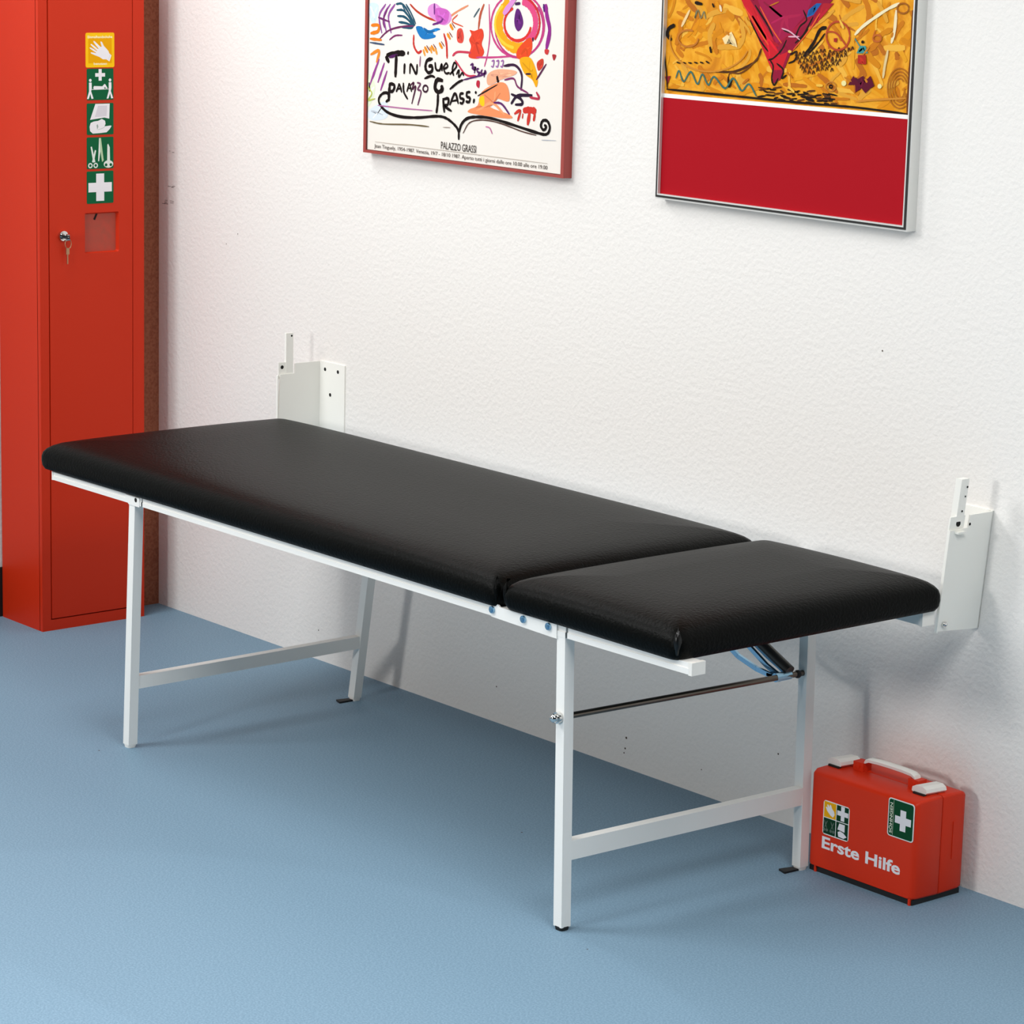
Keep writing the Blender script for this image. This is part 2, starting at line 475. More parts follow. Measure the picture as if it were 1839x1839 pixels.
# ------------------------------------------------------------------ pictures on the wall
POSTER_INK = [('p','C9DCEC',0,[(-1.4949,1.609),(-1.4593,1.6074),(-1.4709,1.5675),(-1.4889,1.5728)]),('p','DDE6C8',0,[(-1.496,1.4471),(-1.4673,1.4243),(-1.4791,1.3867),(-1.4968,1.3763)]),('p','D5DFE6',0,[(-1.4913,1.3644),(-1.4257,1.3902),(-1.4197,1.3539),(-1.4806,1.3435)]),('s','8E4F95',0.00598,[(-1.4316,1.6116),(-1.4561,1.5833),(-1.445,1.5444)]),('s','8E4F95',0.00598,[(-1.4141,1.6123),(-1.4385,1.5841),(-1.4274,1.5453)]),('s','8E4F95',0.00598,[(-1.3966,1.613),(-1.4209,1.5849),(-1.4098,1.5461)]),('s','6B2A66',0.00523,[(-1.4601,1.5801),(-1.4155,1.5715)]),('s','6B2A66',0.00523,[(-1.4239,1.6028),(-1.4407,1.5749),(-1.4352,1.557)]),('s','1F4E63',0.00561,[(-1.3941,1.6131),(-1.3642,1.6113),(-1.3211,1.5683)]),('s','1F4E63',0.00561,[(-1.3913,1.5997),(-1.3614,1.598),(-1.323,1.567)]),('s','1F4E63',0.00561,[(-1.3884,1.5863),(-1.3585,1.5846),(-1.3249,1.5657)]),('s','1F4E63',0.00561,[(-1.383,1.573),(-1.3532,1.5713),(-1.3268,1.5645)]),('s','1F4E63',0.00561,[(-1.3753,1.5628),(-1.3455,1.5612),(-1.3288,1.5632)]),('s','1F4E63',0.00486,[(-1.3569,1.6146),(-1.3366,1.5945),(-1.3187,1.5714)]),('s','1F4E63',0.00374,[(-1.3718,1.614),(-1.3513,1.5909),(-1.3261,1.5726)]),('s','6B2A57',0.00449,[(-1.4572,1.5286),(-1.42,1.5517),(-1.3703,1.563),(-1.3259,1.5666)]),('s','7A2E62',0.00449,[(-1.4169,1.5306),(-1.3946,1.5414),(-1.3673,1.5436)]),('p','1C73B5',0,[(-1.3185,1.564),(-1.2965,1.5665),(-1.2816,1.5567),(-1.2431,1.566),(-1.2309,1.5621),(-1.2766,1.5525),(-1.2474,1.5504),(-1.252,1.5433),(-1.2957,1.5397)]),('s','B23A28',0.00523,[(-1.3421,1.6152),(-1.3121,1.5986),(-1.2679,1.5856),(-1.2243,1.5816)]),('s','D05A40',0.00374,[(-1.1676,1.5989),(-1.1861,1.5834),(-1.1478,1.5734)]),('s','D88A66',0.00449,[(-1.1306,1.6209),(-1.1725,1.6045),(-1.21,1.5852)]),('p','D58CCB',0,[(-1.2735,1.6121),(-1.2496,1.6204),(-1.2252,1.6111),(-1.1963,1.6035),(-1.1909,1.5861),(-1.2144,1.5732),(-1.2435,1.5808),(-1.273,1.5943)]),('p','C45FB6',0,[(-1.2445,1.6103),(-1.2011,1.6062),(-1.205,1.5796),(-1.2337,1.5753),(-1.2487,1.5924)]),('s','6B2A78',0.00523,[(-1.252,1.6204),(-1.2512,1.5952)]),('s','6B2A78',0.00523,[(-1.2578,1.5727),(-1.229,1.58),(-1.2197,1.5878)]),('s','E08A1E',0.00748,[(-1.1954,1.5771),(-1.1831,1.5644)]),('s','7A3428',0.00299,[(-1.1884,1.5803),(-1.1761,1.5691)]),('s','E08A1E',0.00748,[(-1.2043,1.556),(-1.1919,1.5433)]),('s','7A3428',0.00299,[(-1.1972,1.5593),(-1.1849,1.5481)]),('s','E08A1E',0.00748,[(-1.2324,1.5339),(-1.2199,1.5212)]),('s','7A3428',0.00299,[(-1.2253,1.5372),(-1.2129,1.526)]),('s','E08A1E',0.00748,[(-1.2612,1.5265),(-1.2487,1.5138)]),('s','7A3428',0.00299,[(-1.254,1.5298),(-1.2415,1.5186)]),('s','E08A1E',0.00748,[(-1.2854,1.5223),(-1.2728,1.5095)]),('s','7A3428',0.00299,[(-1.2782,1.5256),(-1.2657,1.5143)]),('s','E8983A',0.00598,[(-1.2901,1.5161),(-1.2823,1.5015)]),('s','E8983A',0.00598,[(-1.2659,1.5233),(-1.2582,1.5088)]),('s','E8983A',0.00598,[(-1.2465,1.5213),(-1.2388,1.5068)]),('s','C3352E',0.00598,[(-1.3254,1.5472),(-1.3246,1.5232),(-1.3094,1.5076),(-1.2949,1.5128)]),('s','C3352E',0.00673,[(-1.2162,1.5554),(-1.2059,1.5323),(-1.2024,1.4999)]),('p','D94A3E',0,[(-1.1665,1.5666),(-1.1524,1.5688),(-1.1447,1.553),(-1.1489,1.5381),(-1.1655,1.5387),(-1.1698,1.5532)]),('p','D9432C',0,[(-1.124,1.5672),(-1.1076,1.5659),(-1.0821,1.5721),(-1.0746,1.5564),(-1.0809,1.5386),(-1.0719,1.5216),(-1.0845,1.5078),(-1.1101,1.505),(-1.1267,1.5099),(-1.118,1.5309),(-1.1256,1.5452),(-1.118,1.5572)]),('s','B4533A',0.00673,[(-1.0757,1.626),(-1.0878,1.6023),(-1.0937,1.5701)]),('s','4A5F68',0.00449,[(-1.0907,1.6167),(-1.1109,1.5955)]),('s','C23A52',0.00598,[(-1.1835,1.5069),(-1.1648,1.5167),(-1.1176,1.5177)]),('s','C23A52',0.00523,[(-1.1737,1.4985),(-1.1347,1.4683),(-1.097,1.4676)]),('s','C2427E',0.00374,[(-1.0586,1.6267),(-1.0538,1.5603),(-1.0593,1.5194),(-1.0698,1.4896)]),('s','C2427E',0.00449,[(-1.0985,1.5085),(-1.0382,1.5118),(-0.9652,1.5186)]),('s','C2427E',0.00523,[(-0.9163,1.6461),(-0.8993,1.6373),(-0.8855,1.6257),(-0.8757,1.6119),(-0.8704,1.5966),(-0.8698,1.5808),(-0.8741,1.5651),(-0.883,1.5505),(-0.896,1.5377),(-0.9124,1.5274),(-0.9315,1.5202),(-0.9521,1.5165),(-0.9733,1.5166),(-0.9937,1.5204),(-1.0123,1.5277),(-1.028,1.5383),(-1.0399,1.5514),(-1.0474,1.5664),(-1.05,1.5825),(-1.0476,1.5986),(-1.0403,1.614),(-1.0285,1.6278),(-1.013,1.6391)]),('s','B83A78',0.00449,[(-0.8942,1.6271),(-0.8852,1.6173),(-0.8786,1.6062),(-0.8748,1.5943),(-0.8738,1.582),(-0.8757,1.5696),(-0.8804,1.5577),(-0.8877,1.5467),(-0.8975,1.5369),(-0.9093,1.5287),(-0.9228,1.5224),(-0.9375,1.5183),(-0.9528,1.5164),(-0.9683,1.517),(-0.9833,1.5199),(-0.9972,1.5251),(-1.0097,1.5325),(-1.0201,1.5416),(-1.0281,1.5523),(-1.0335,1.564),(-1.0359,1.5765),(-1.0354,1.5891),(-1.0319,1.6015)]),('s','F0A21C',0.02318,[(-0.9354,1.5406),(-0.9437,1.5381),(-0.9524,1.5367),(-0.9611,1.5362),(-0.9699,1.5368),(-0.9784,1.5383),(-0.9866,1.5407),(-0.9943,1.5441),(-1.0013,1.5484),(-1.0074,1.5534),(-1.0127,1.5591),(-1.0169,1.5653),(-1.02,1.572),(-1.0219,1.579),(-1.0226,1.5862),(-1.022,1.5934),(-1.0202,1.6005),(-1.0173,1.6073),(-1.0132,1.6138),(-1.008,1.6197),(-1.002,1.625),(-0.9951,1.6296),(-0.9875,1.6334)]),('s','D6332C',0.00673,[(-0.9145,1.5837),(-0.9165,1.5771),(-0.92,1.5709),(-0.9249,1.5652),(-0.9311,1.5604),(-0.9383,1.5565),(-0.9462,1.5538),(-0.9546,1.5523),(-0.9632,1.5521),(-0.9717,1.5532),(-0.9797,1.5555),(-0.9869,1.559),(-0.9932,1.5636),(-0.9982,1.5691),(-1.0018,1.5752),(-1.0038,1.5818),(-1.0042,1.5887),(-1.003,1.5955),(-1.0001,1.602),(-0.9958,1.608),(-0.9901,1.6132),(-0.9833,1.6175),(-0.9757,1.6208)]),('s','E9C43A',0.00673,[(-0.9702,1.5364),(-0.978,1.5372),(-0.9856,1.5386),(-0.993,1.5404),(-0.9999,1.5428),(-1.0065,1.5457),(-1.0125,1.549),(-1.018,1.5527),(-1.0228,1.5568),(-1.027,1.5613),(-1.0304,1.566),(-1.0331,1.571),(-1.035,1.5762),(-1.0361,1.5815),(-1.0363,1.5868),(-1.0357,1.5922),(-1.0343,1.5975),(-1.032,1.6027),(-1.029,1.6077),(-1.0253,1.6126),(-1.0208,1.6171),(-1.0157,1.6214),(-1.01,1.6252)]),('s','D84A7C',0.0172,[(-0.9451,1.6383),(-0.9389,1.6369),(-0.9329,1.635),(-0.9272,1.6326),(-0.9219,1.6298),(-0.917,1.6265),(-0.9126,1.6228),(-0.9088,1.6187),(-0.9055,1.6143),(-0.9028,1.6096),(-0.9007,1.6048),(-0.8993,1.5998),(-0.8986,1.5946),(-0.8986,1.5895),(-0.8993,1.5843),(-0.9006,1.5792),(-0.9026,1.5742),(-0.9053,1.5695),(-0.9086,1.5649),(-0.9124,1.5607),(-0.9168,1.5568),(-0.9217,1.5532),(-0.927,1.5501)]),('s','C72A33',0.00598,[(-0.9358,1.6454),(-0.9298,1.6437),(-0.924,1.6417),(-0.9184,1.6392),(-0.9132,1.6364),(-0.9084,1.6333),(-0.9039,1.6298),(-0.8998,1.626),(-0.8962,1.622),(-0.8931,1.6177),(-0.8905,1.6133),(-0.8883,1.6086),(-0.8868,1.6039),(-0.8857,1.599),(-0.8852,1.5941),(-0.8853,1.5891),(-0.8859,1.5842),(-0.8871,1.5793),(-0.8888,1.5745),(-0.8911,1.5698),(-0.8939,1.5652),(-0.8971,1.5609),(-0.9009,1.5568)]),('p','5E2370',0,[(-0.9646,1.6191),(-0.9533,1.6182),(-0.9412,1.5973),(-0.9429,1.5829),(-0.956,1.5722),(-0.9677,1.5817),(-0.9706,1.5988)]),('s','3C1B4E',0.00673,[(-0.9696,1.6304),(-0.9516,1.6325)]),('p','E04A24',0,[(-0.9568,1.5335),(-0.9173,1.5612),(-0.9076,1.5417),(-0.9201,1.5182),(-0.956,1.5134)]),('s','40202E',0.00523,[(-0.9062,1.5618),(-0.9058,1.5533)]),('p','F2A516',0,[(-0.9491,1.5123),(-0.9156,1.5184),(-0.8969,1.4994),(-0.886,1.4715),(-0.8915,1.4554),(-0.9047,1.4703),(-0.9322,1.4831)]),('s','3A2030',0.00449,[(-0.9276,1.4819),(-0.9097,1.483)]),('s','8E2A86',0.01122,[(-0.867,1.6345),(-0.8615,1.6093),(-0.8514,1.5786),(-0.8608,1.5385)]),('s','4A2068',0.00598,[(-0.8736,1.6343),(-0.8707,1.6174)]),('p','C73A3A',0,[(-0.8652,1.5382),(-0.8519,1.5375),(-0.8559,1.5274),(-0.8648,1.5297)]),('p','A82E35',0,[(-0.8405,1.5282),(-0.8272,1.5275),(-0.8346,1.5157)]),('p','C8402E',0,[(-0.8906,1.5084),(-0.871,1.518),(-0.8703,1.501),(-0.8854,1.4915)]),('s','5A2648',0.00523,[(-0.8594,1.5073),(-0.8913,1.4712)]),('p','F0A987',0,[(-1.0576,1.4728),(-1.0234,1.4865),(-0.964,1.487),(-0.9637,1.4784),(-1.0134,1.4638),(-1.0544,1.4497)]),('p','EE8E5E',0,[(-1.0771,1.4336),(-1.0223,1.4575),(-0.99,1.4536),(-0.9819,1.4193),(-1.0256,1.4223),(-1.0481,1.4033),(-0.9785,1.3905),(-0.9827,1.3815),(-1.1129,1.3842),(-1.1179,1.3927),(-1.0901,1.4034)]),('p','F2C21C',0,[(-1.0859,1.4184),(-1.0698,1.4253),(-1.0667,1.405),(-1.0784,1.4042)]),('s','1E1416',0.00822,[(-1.0252,1.4718),(-1.02,1.4576)]),('s','30201E',0.00374,[(-1.0908,1.4239),(-1.0586,1.4377),(-1.0222,1.4531)]),('s','3A1E3C',0.00598,[(-1.0031,1.4949),(-0.9644,1.4985),(-0.9411,1.4797),(-0.9419,1.445)]),('s','7A3060',0.00449,[(-0.9996,1.4646),(-0.9679,1.4694),(-0.9536,1.453),(-0.917,1.4409)]),('s','2A1A30',0.00748,[(-0.9748,1.414),(-0.9528,1.4328),(-0.9033,1.4374)]),('s','2A1A30',0.00673,[(-0.9756,1.4357),(-0.9435,1.4276),(-0.9363,1.4165),(-0.9611,1.4134)]),('s','B4344A',0.00598,[(-0.9121,1.4325),(-0.8807,1.4317),(-0.8902,1.4454)]),('s','5E2A66',0.00523,[(-1.0345,1.413),(-1.0068,1.4119),(-0.9785,1.3905)]),('s','C8362C',0.00673,[(-0.9626,1.3931),(-0.9425,1.4017),(-0.9506,1.3779)]),('s','C8362C',0.01495,[(-0.9335,1.4023),(-0.911,1.4053),(-0.8885,1.4039)]),('s','C8362C',0.00972,[(-0.9108,1.4009),(-0.9164,1.3717)]),('s','C8362C',0.00748,[(-0.8928,1.3993),(-0.8966,1.3818)]),('s','C8362C',0.00374,[(-0.9332,1.3965),(-0.935,1.3848)]),('p','B92A3E',0,[(-1.0943,1.4575),(-1.0849,1.4566),(-1.0868,1.4418),(-1.0963,1.4471)]),('s','96408E',0.00598,[(-1.4536,1.4862),(-1.4779,1.439)]),('s','96408E',0.00598,[(-1.4331,1.4782),(-1.4573,1.431)]),('s','96408E',0.00598,[(-1.4634,1.4704),(-1.4877,1.423)]),('s','96408E',0.00598,[(-1.4226,1.4605),(-1.4466,1.4133)]),('s','E07A1E',0.00822,[(-1.4881,1.5423),(-1.4603,1.5482),(-1.4581,1.562),(-1.486,1.5607)]),('s','E07A1E',0.00673,[(-1.4904,1.53),(-1.4446,1.5293)]),('s','E8862A',0.00748,[(-1.4869,1.4936),(-1.4541,1.5044),(-1.4635,1.4765)]),('s','40506A',0.00449,[(-1.4901,1.5215),(-1.4342,1.5192)]),('s','B7BE5A',0.00374,[(-1.4953,1.4195),(-1.4796,1.4051),(-1.492,1.389),(-1.4665,1.3937)]),('s','17100F',0.01122,[(-1.4285,1.4936),(-1.4155,1.4792)]),('s','17100F',0.01271,[(-1.426,1.4953),(-1.3885,1.5018),(-1.3562,1.5036)]),('s','4E1C56',0.00673,[(-1.4158,1.4913),(-1.3835,1.4985)]),('s','17100F',0.01047,[(-1.3885,1.4988),(-1.391,1.4472)]),('s','17100F',0.00523,[(-1.344,1.5087),(-1.3462,1.5011)]),('s','17100F',0.00748,[(-1.3571,1.4809),(-1.3583,1.4567)]),('s','17100F',0.00598,[(-1.3375,1.4579),(-1.3343,1.4807),(-1.3139,1.4593),(-1.3106,1.482)]),('s','8E5F7C',0.00374,[(-1.2994,1.5006),(-1.3011,1.4765)]),('s','17100F',0.00822,[(-1.2544,1.4971),(-1.2747,1.4915),(-1.28,1.4747),(-1.269,1.4649),(-1.2555,1.4702),(-1.2573,1.4805),(-1.2694,1.4789)]),('s','17100F',0.00598,[(-1.2455,1.4901),(-1.2411,1.474),(-1.228,1.4732),(-1.2212,1.487),(-1.2197,1.4708)]),('s','17100F',0.00523,[(-1.2136,1.4756),(-1.1995,1.4823),(-1.2059,1.4893),(-1.2137,1.4785),(-1.2062,1.4671),(-1.1918,1.4694)]),('s','17100F',0.00523,[(-1.1917,1.465),(-1.1685,1.4841),(-1.1759,1.4925),(-1.1825,1.4773),(-1.1773,1.4629)]),('s','17100F',0.00486,[(-1.1679,1.4664),(-1.1587,1.4772),(-1.1591,1.461),(-1.1467,1.472),(-1.1417,1.465)]),('s','17100F',0.00897,[(-1.4108,1.4339),(-1.4136,1.4093),(-1.4146,1.391)]),('s','17100F',0.00748,[(-1.4117,1.4323),(-1.394,1.4288),(-1.3987,1.4163),(-1.4122,1.4125)]),('s','17100F',0.00523,[(-1.3871,1.414),(-1.3804,1.4251),(-1.3767,1.4344)]),('s','17100F',0.00523,[(-1.3767,1.4344),(-1.3714,1.4256),(-1.3661,1.4139)]),('s','17100F',0.00449,[(-1.3853,1.4208),(-1.3664,1.4238)]),('s','17100F',0.00598,[(-1.3608,1.4369),(-1.3582,1.4159),(-1.3433,1.4002)]),('s','17100F',0.00449,[(-1.3473,1.4166),(-1.3426,1.4274),(-1.3389,1.4376)]),('s','17100F',0.00449,[(-1.3389,1.4376),(-1.3337,1.428),(-1.3294,1.4177)]),('s','17100F',0.00374,[(-1.3445,1.4246),(-1.3317,1.4266)]),('s','4A2038',0.00449,[(-1.3343,1.4325),(-1.3222,1.4392),(-1.3267,1.4239),(-1.3145,1.4307),(-1.3282,1.3906)]),('s','6A3A5A',0.00449,[(-1.3099,1.44),(-1.2975,1.4377),(-1.307,1.4251),(-1.2945,1.4199),(-1.3059,1.389)]),('s','3A2030',0.00449,[(-1.2698,1.4289),(-1.2701,1.4269),(-1.2711,1.425),(-1.2727,1.4233),(-1.2748,1.4221),(-1.2771,1.4214),(-1.2796,1.4212),(-1.2821,1.4216),(-1.2842,1.4226),(-1.2859,1.424),(-1.287,1.4258),(-1.2874,1.4278),(-1.2871,1.4299),(-1.2861,1.4318),(-1.2845,1.4335),(-1.2825,1.4347),(-1.2801,1.4354),(-1.2776,1.4356),(-1.2752,1.4352),(-1.273,1.4342),(-1.2713,1.4327),(-1.2702,1.4309),(-1.2698,1.4289)]),('s','17100F',0.01047,[(-1.2152,1.4502),(-1.237,1.4504),(-1.2437,1.4321),(-1.2313,1.4239),(-1.217,1.4307),(-1.2221,1.4394)]),('s','17100F',0.00748,[(-1.2327,1.4238),(-1.2329,1.3999),(-1.237,1.3757)]),('s','17100F',0.00598,[(-1.2832,1.4506),(-1.259,1.458),(-1.2444,1.4559)]),('s','17100F',0.00748,[(-1.214,1.4116),(-1.2081,1.3791)]),('s','17100F',0.00673,[(-1.2129,1.4087),(-1.1947,1.4113),(-1.1967,1.3978),(-1.2086,1.394),(-1.1818,1.3839)]),('s','17100F',0.00673,[(-1.1894,1.3968),(-1.1712,1.4247),(-1.1585,1.4018)]),('s','17100F',0.00449,[(-1.1826,1.4062),(-1.1612,1.4105)]),('s','17100F',0.00598,[(-1.1906,1.4324),(-1.1625,1.4489),(-1.1438,1.456)]),('s','17100F',0.00636,[(-1.1404,1.4267),(-1.1522,1.4244),(-1.1519,1.4156),(-1.1399,1.4134),(-1.1444,1.4042),(-1.1539,1.4051)]),('s','17100F',0.00636,[(-1.1169,1.4311),(-1.1286,1.4289),(-1.1283,1.4201),(-1.1179,1.4178),(-1.1208,1.4087),(-1.1327,1.4094)]),('s','17100F',0.00673,[(-1.1023,1.4173),(-1.1052,1.4068)]),('s','17100F',0.00598,[(-1.0958,1.4339),(-1.0994,1.4287)]),('s','54245E',0.00449,[(-1.119,1.4898),(-1.1097,1.4933),(-1.1125,1.4814)]),('s','54245E',0.00449,[(-1.1024,1.4878),(-1.1093,1.483),(-1.1022,1.4805),(-1.1001,1.4879),(-1.1043,1.473)]),('s','54245E',0.00449,[(-1.0883,1.4842),(-1.0952,1.4824),(-1.0927,1.4766),(-1.0856,1.4756),(-1.0924,1.4679)]),('s','54245E',0.00449,[(-1.0766,1.4834),(-1.0809,1.4744),(-1.0646,1.4753),(-1.0672,1.481),(-1.0699,1.4663)]),('s','9A62A4',0.00336,[(-1.0448,1.5027),(-1.0365,1.5046),(-1.0397,1.4914),(-1.0463,1.4924)]),('s','9A62A4',0.00336,[(-1.0287,1.5036),(-1.0204,1.5055),(-1.0236,1.4923),(-1.0301,1.4934)]),('s','9A62A4',0.00336,[(-1.0126,1.5045),(-1.0044,1.5064),(-1.0076,1.4932),(-1.014,1.4943)]),('s','54245E',0.00374,[(-1.1438,1.456),(-1.1063,1.4641),(-1.0692,1.4722)]),('s','17100F',0.00673,[(-1.4257,1.3887),(-1.4133,1.3971),(-1.4187,1.409),(-1.4363,1.4079),(-1.4513,1.3962),(-1.4484,1.3826),(-1.42,1.3662),(-1.3695,1.359),(-1.3051,1.3613),(-1.2368,1.3691),(-1.2029,1.3676),(-1.1737,1.3562),(-1.1565,1.3426),(-1.1544,1.3219)]),('s','17100F',0.00673,[(-1.1549,1.3367),(-1.1452,1.3582),(-1.122,1.3732),(-1.0751,1.3785),(-1.0285,1.3768),(-0.9548,1.3675),(-0.8777,1.3572),(-0.8509,1.3577),(-0.8418,1.3713),(-0.8499,1.3851),(-0.8654,1.3854),(-0.8716,1.3735),(-0.8624,1.3655),(-0.8538,1.3719),(-0.8606,1.3771)]),('s','5A4038',0.00299,[(-1.1397,1.3378),(-1.1169,1.3632),(-1.0702,1.3724),(-1.0098,1.3694),(-0.9362,1.3572),(-0.8864,1.3522)]),('s','6A5C40',0.00336,[(-1.4856,1.3401),(-1.4345,1.3376),(-1.3342,1.3432),(-1.2628,1.3438)]),('s','B06A9A',0.00299,[(-1.4559,1.379),(-1.3452,1.3788),(-1.2518,1.3806)]),('s','C06A9A',0.00299,[(-1.0604,1.3584),(-1.0463,1.3565),(-1.0366,1.344)]),('s','9A8A80',0.00187,[(-1.2119,1.346),(-1.1854,1.3473)]),('s','B0B4BC',0.00187,[(-0.8682,1.3435),(-0.8194,1.3458)])]
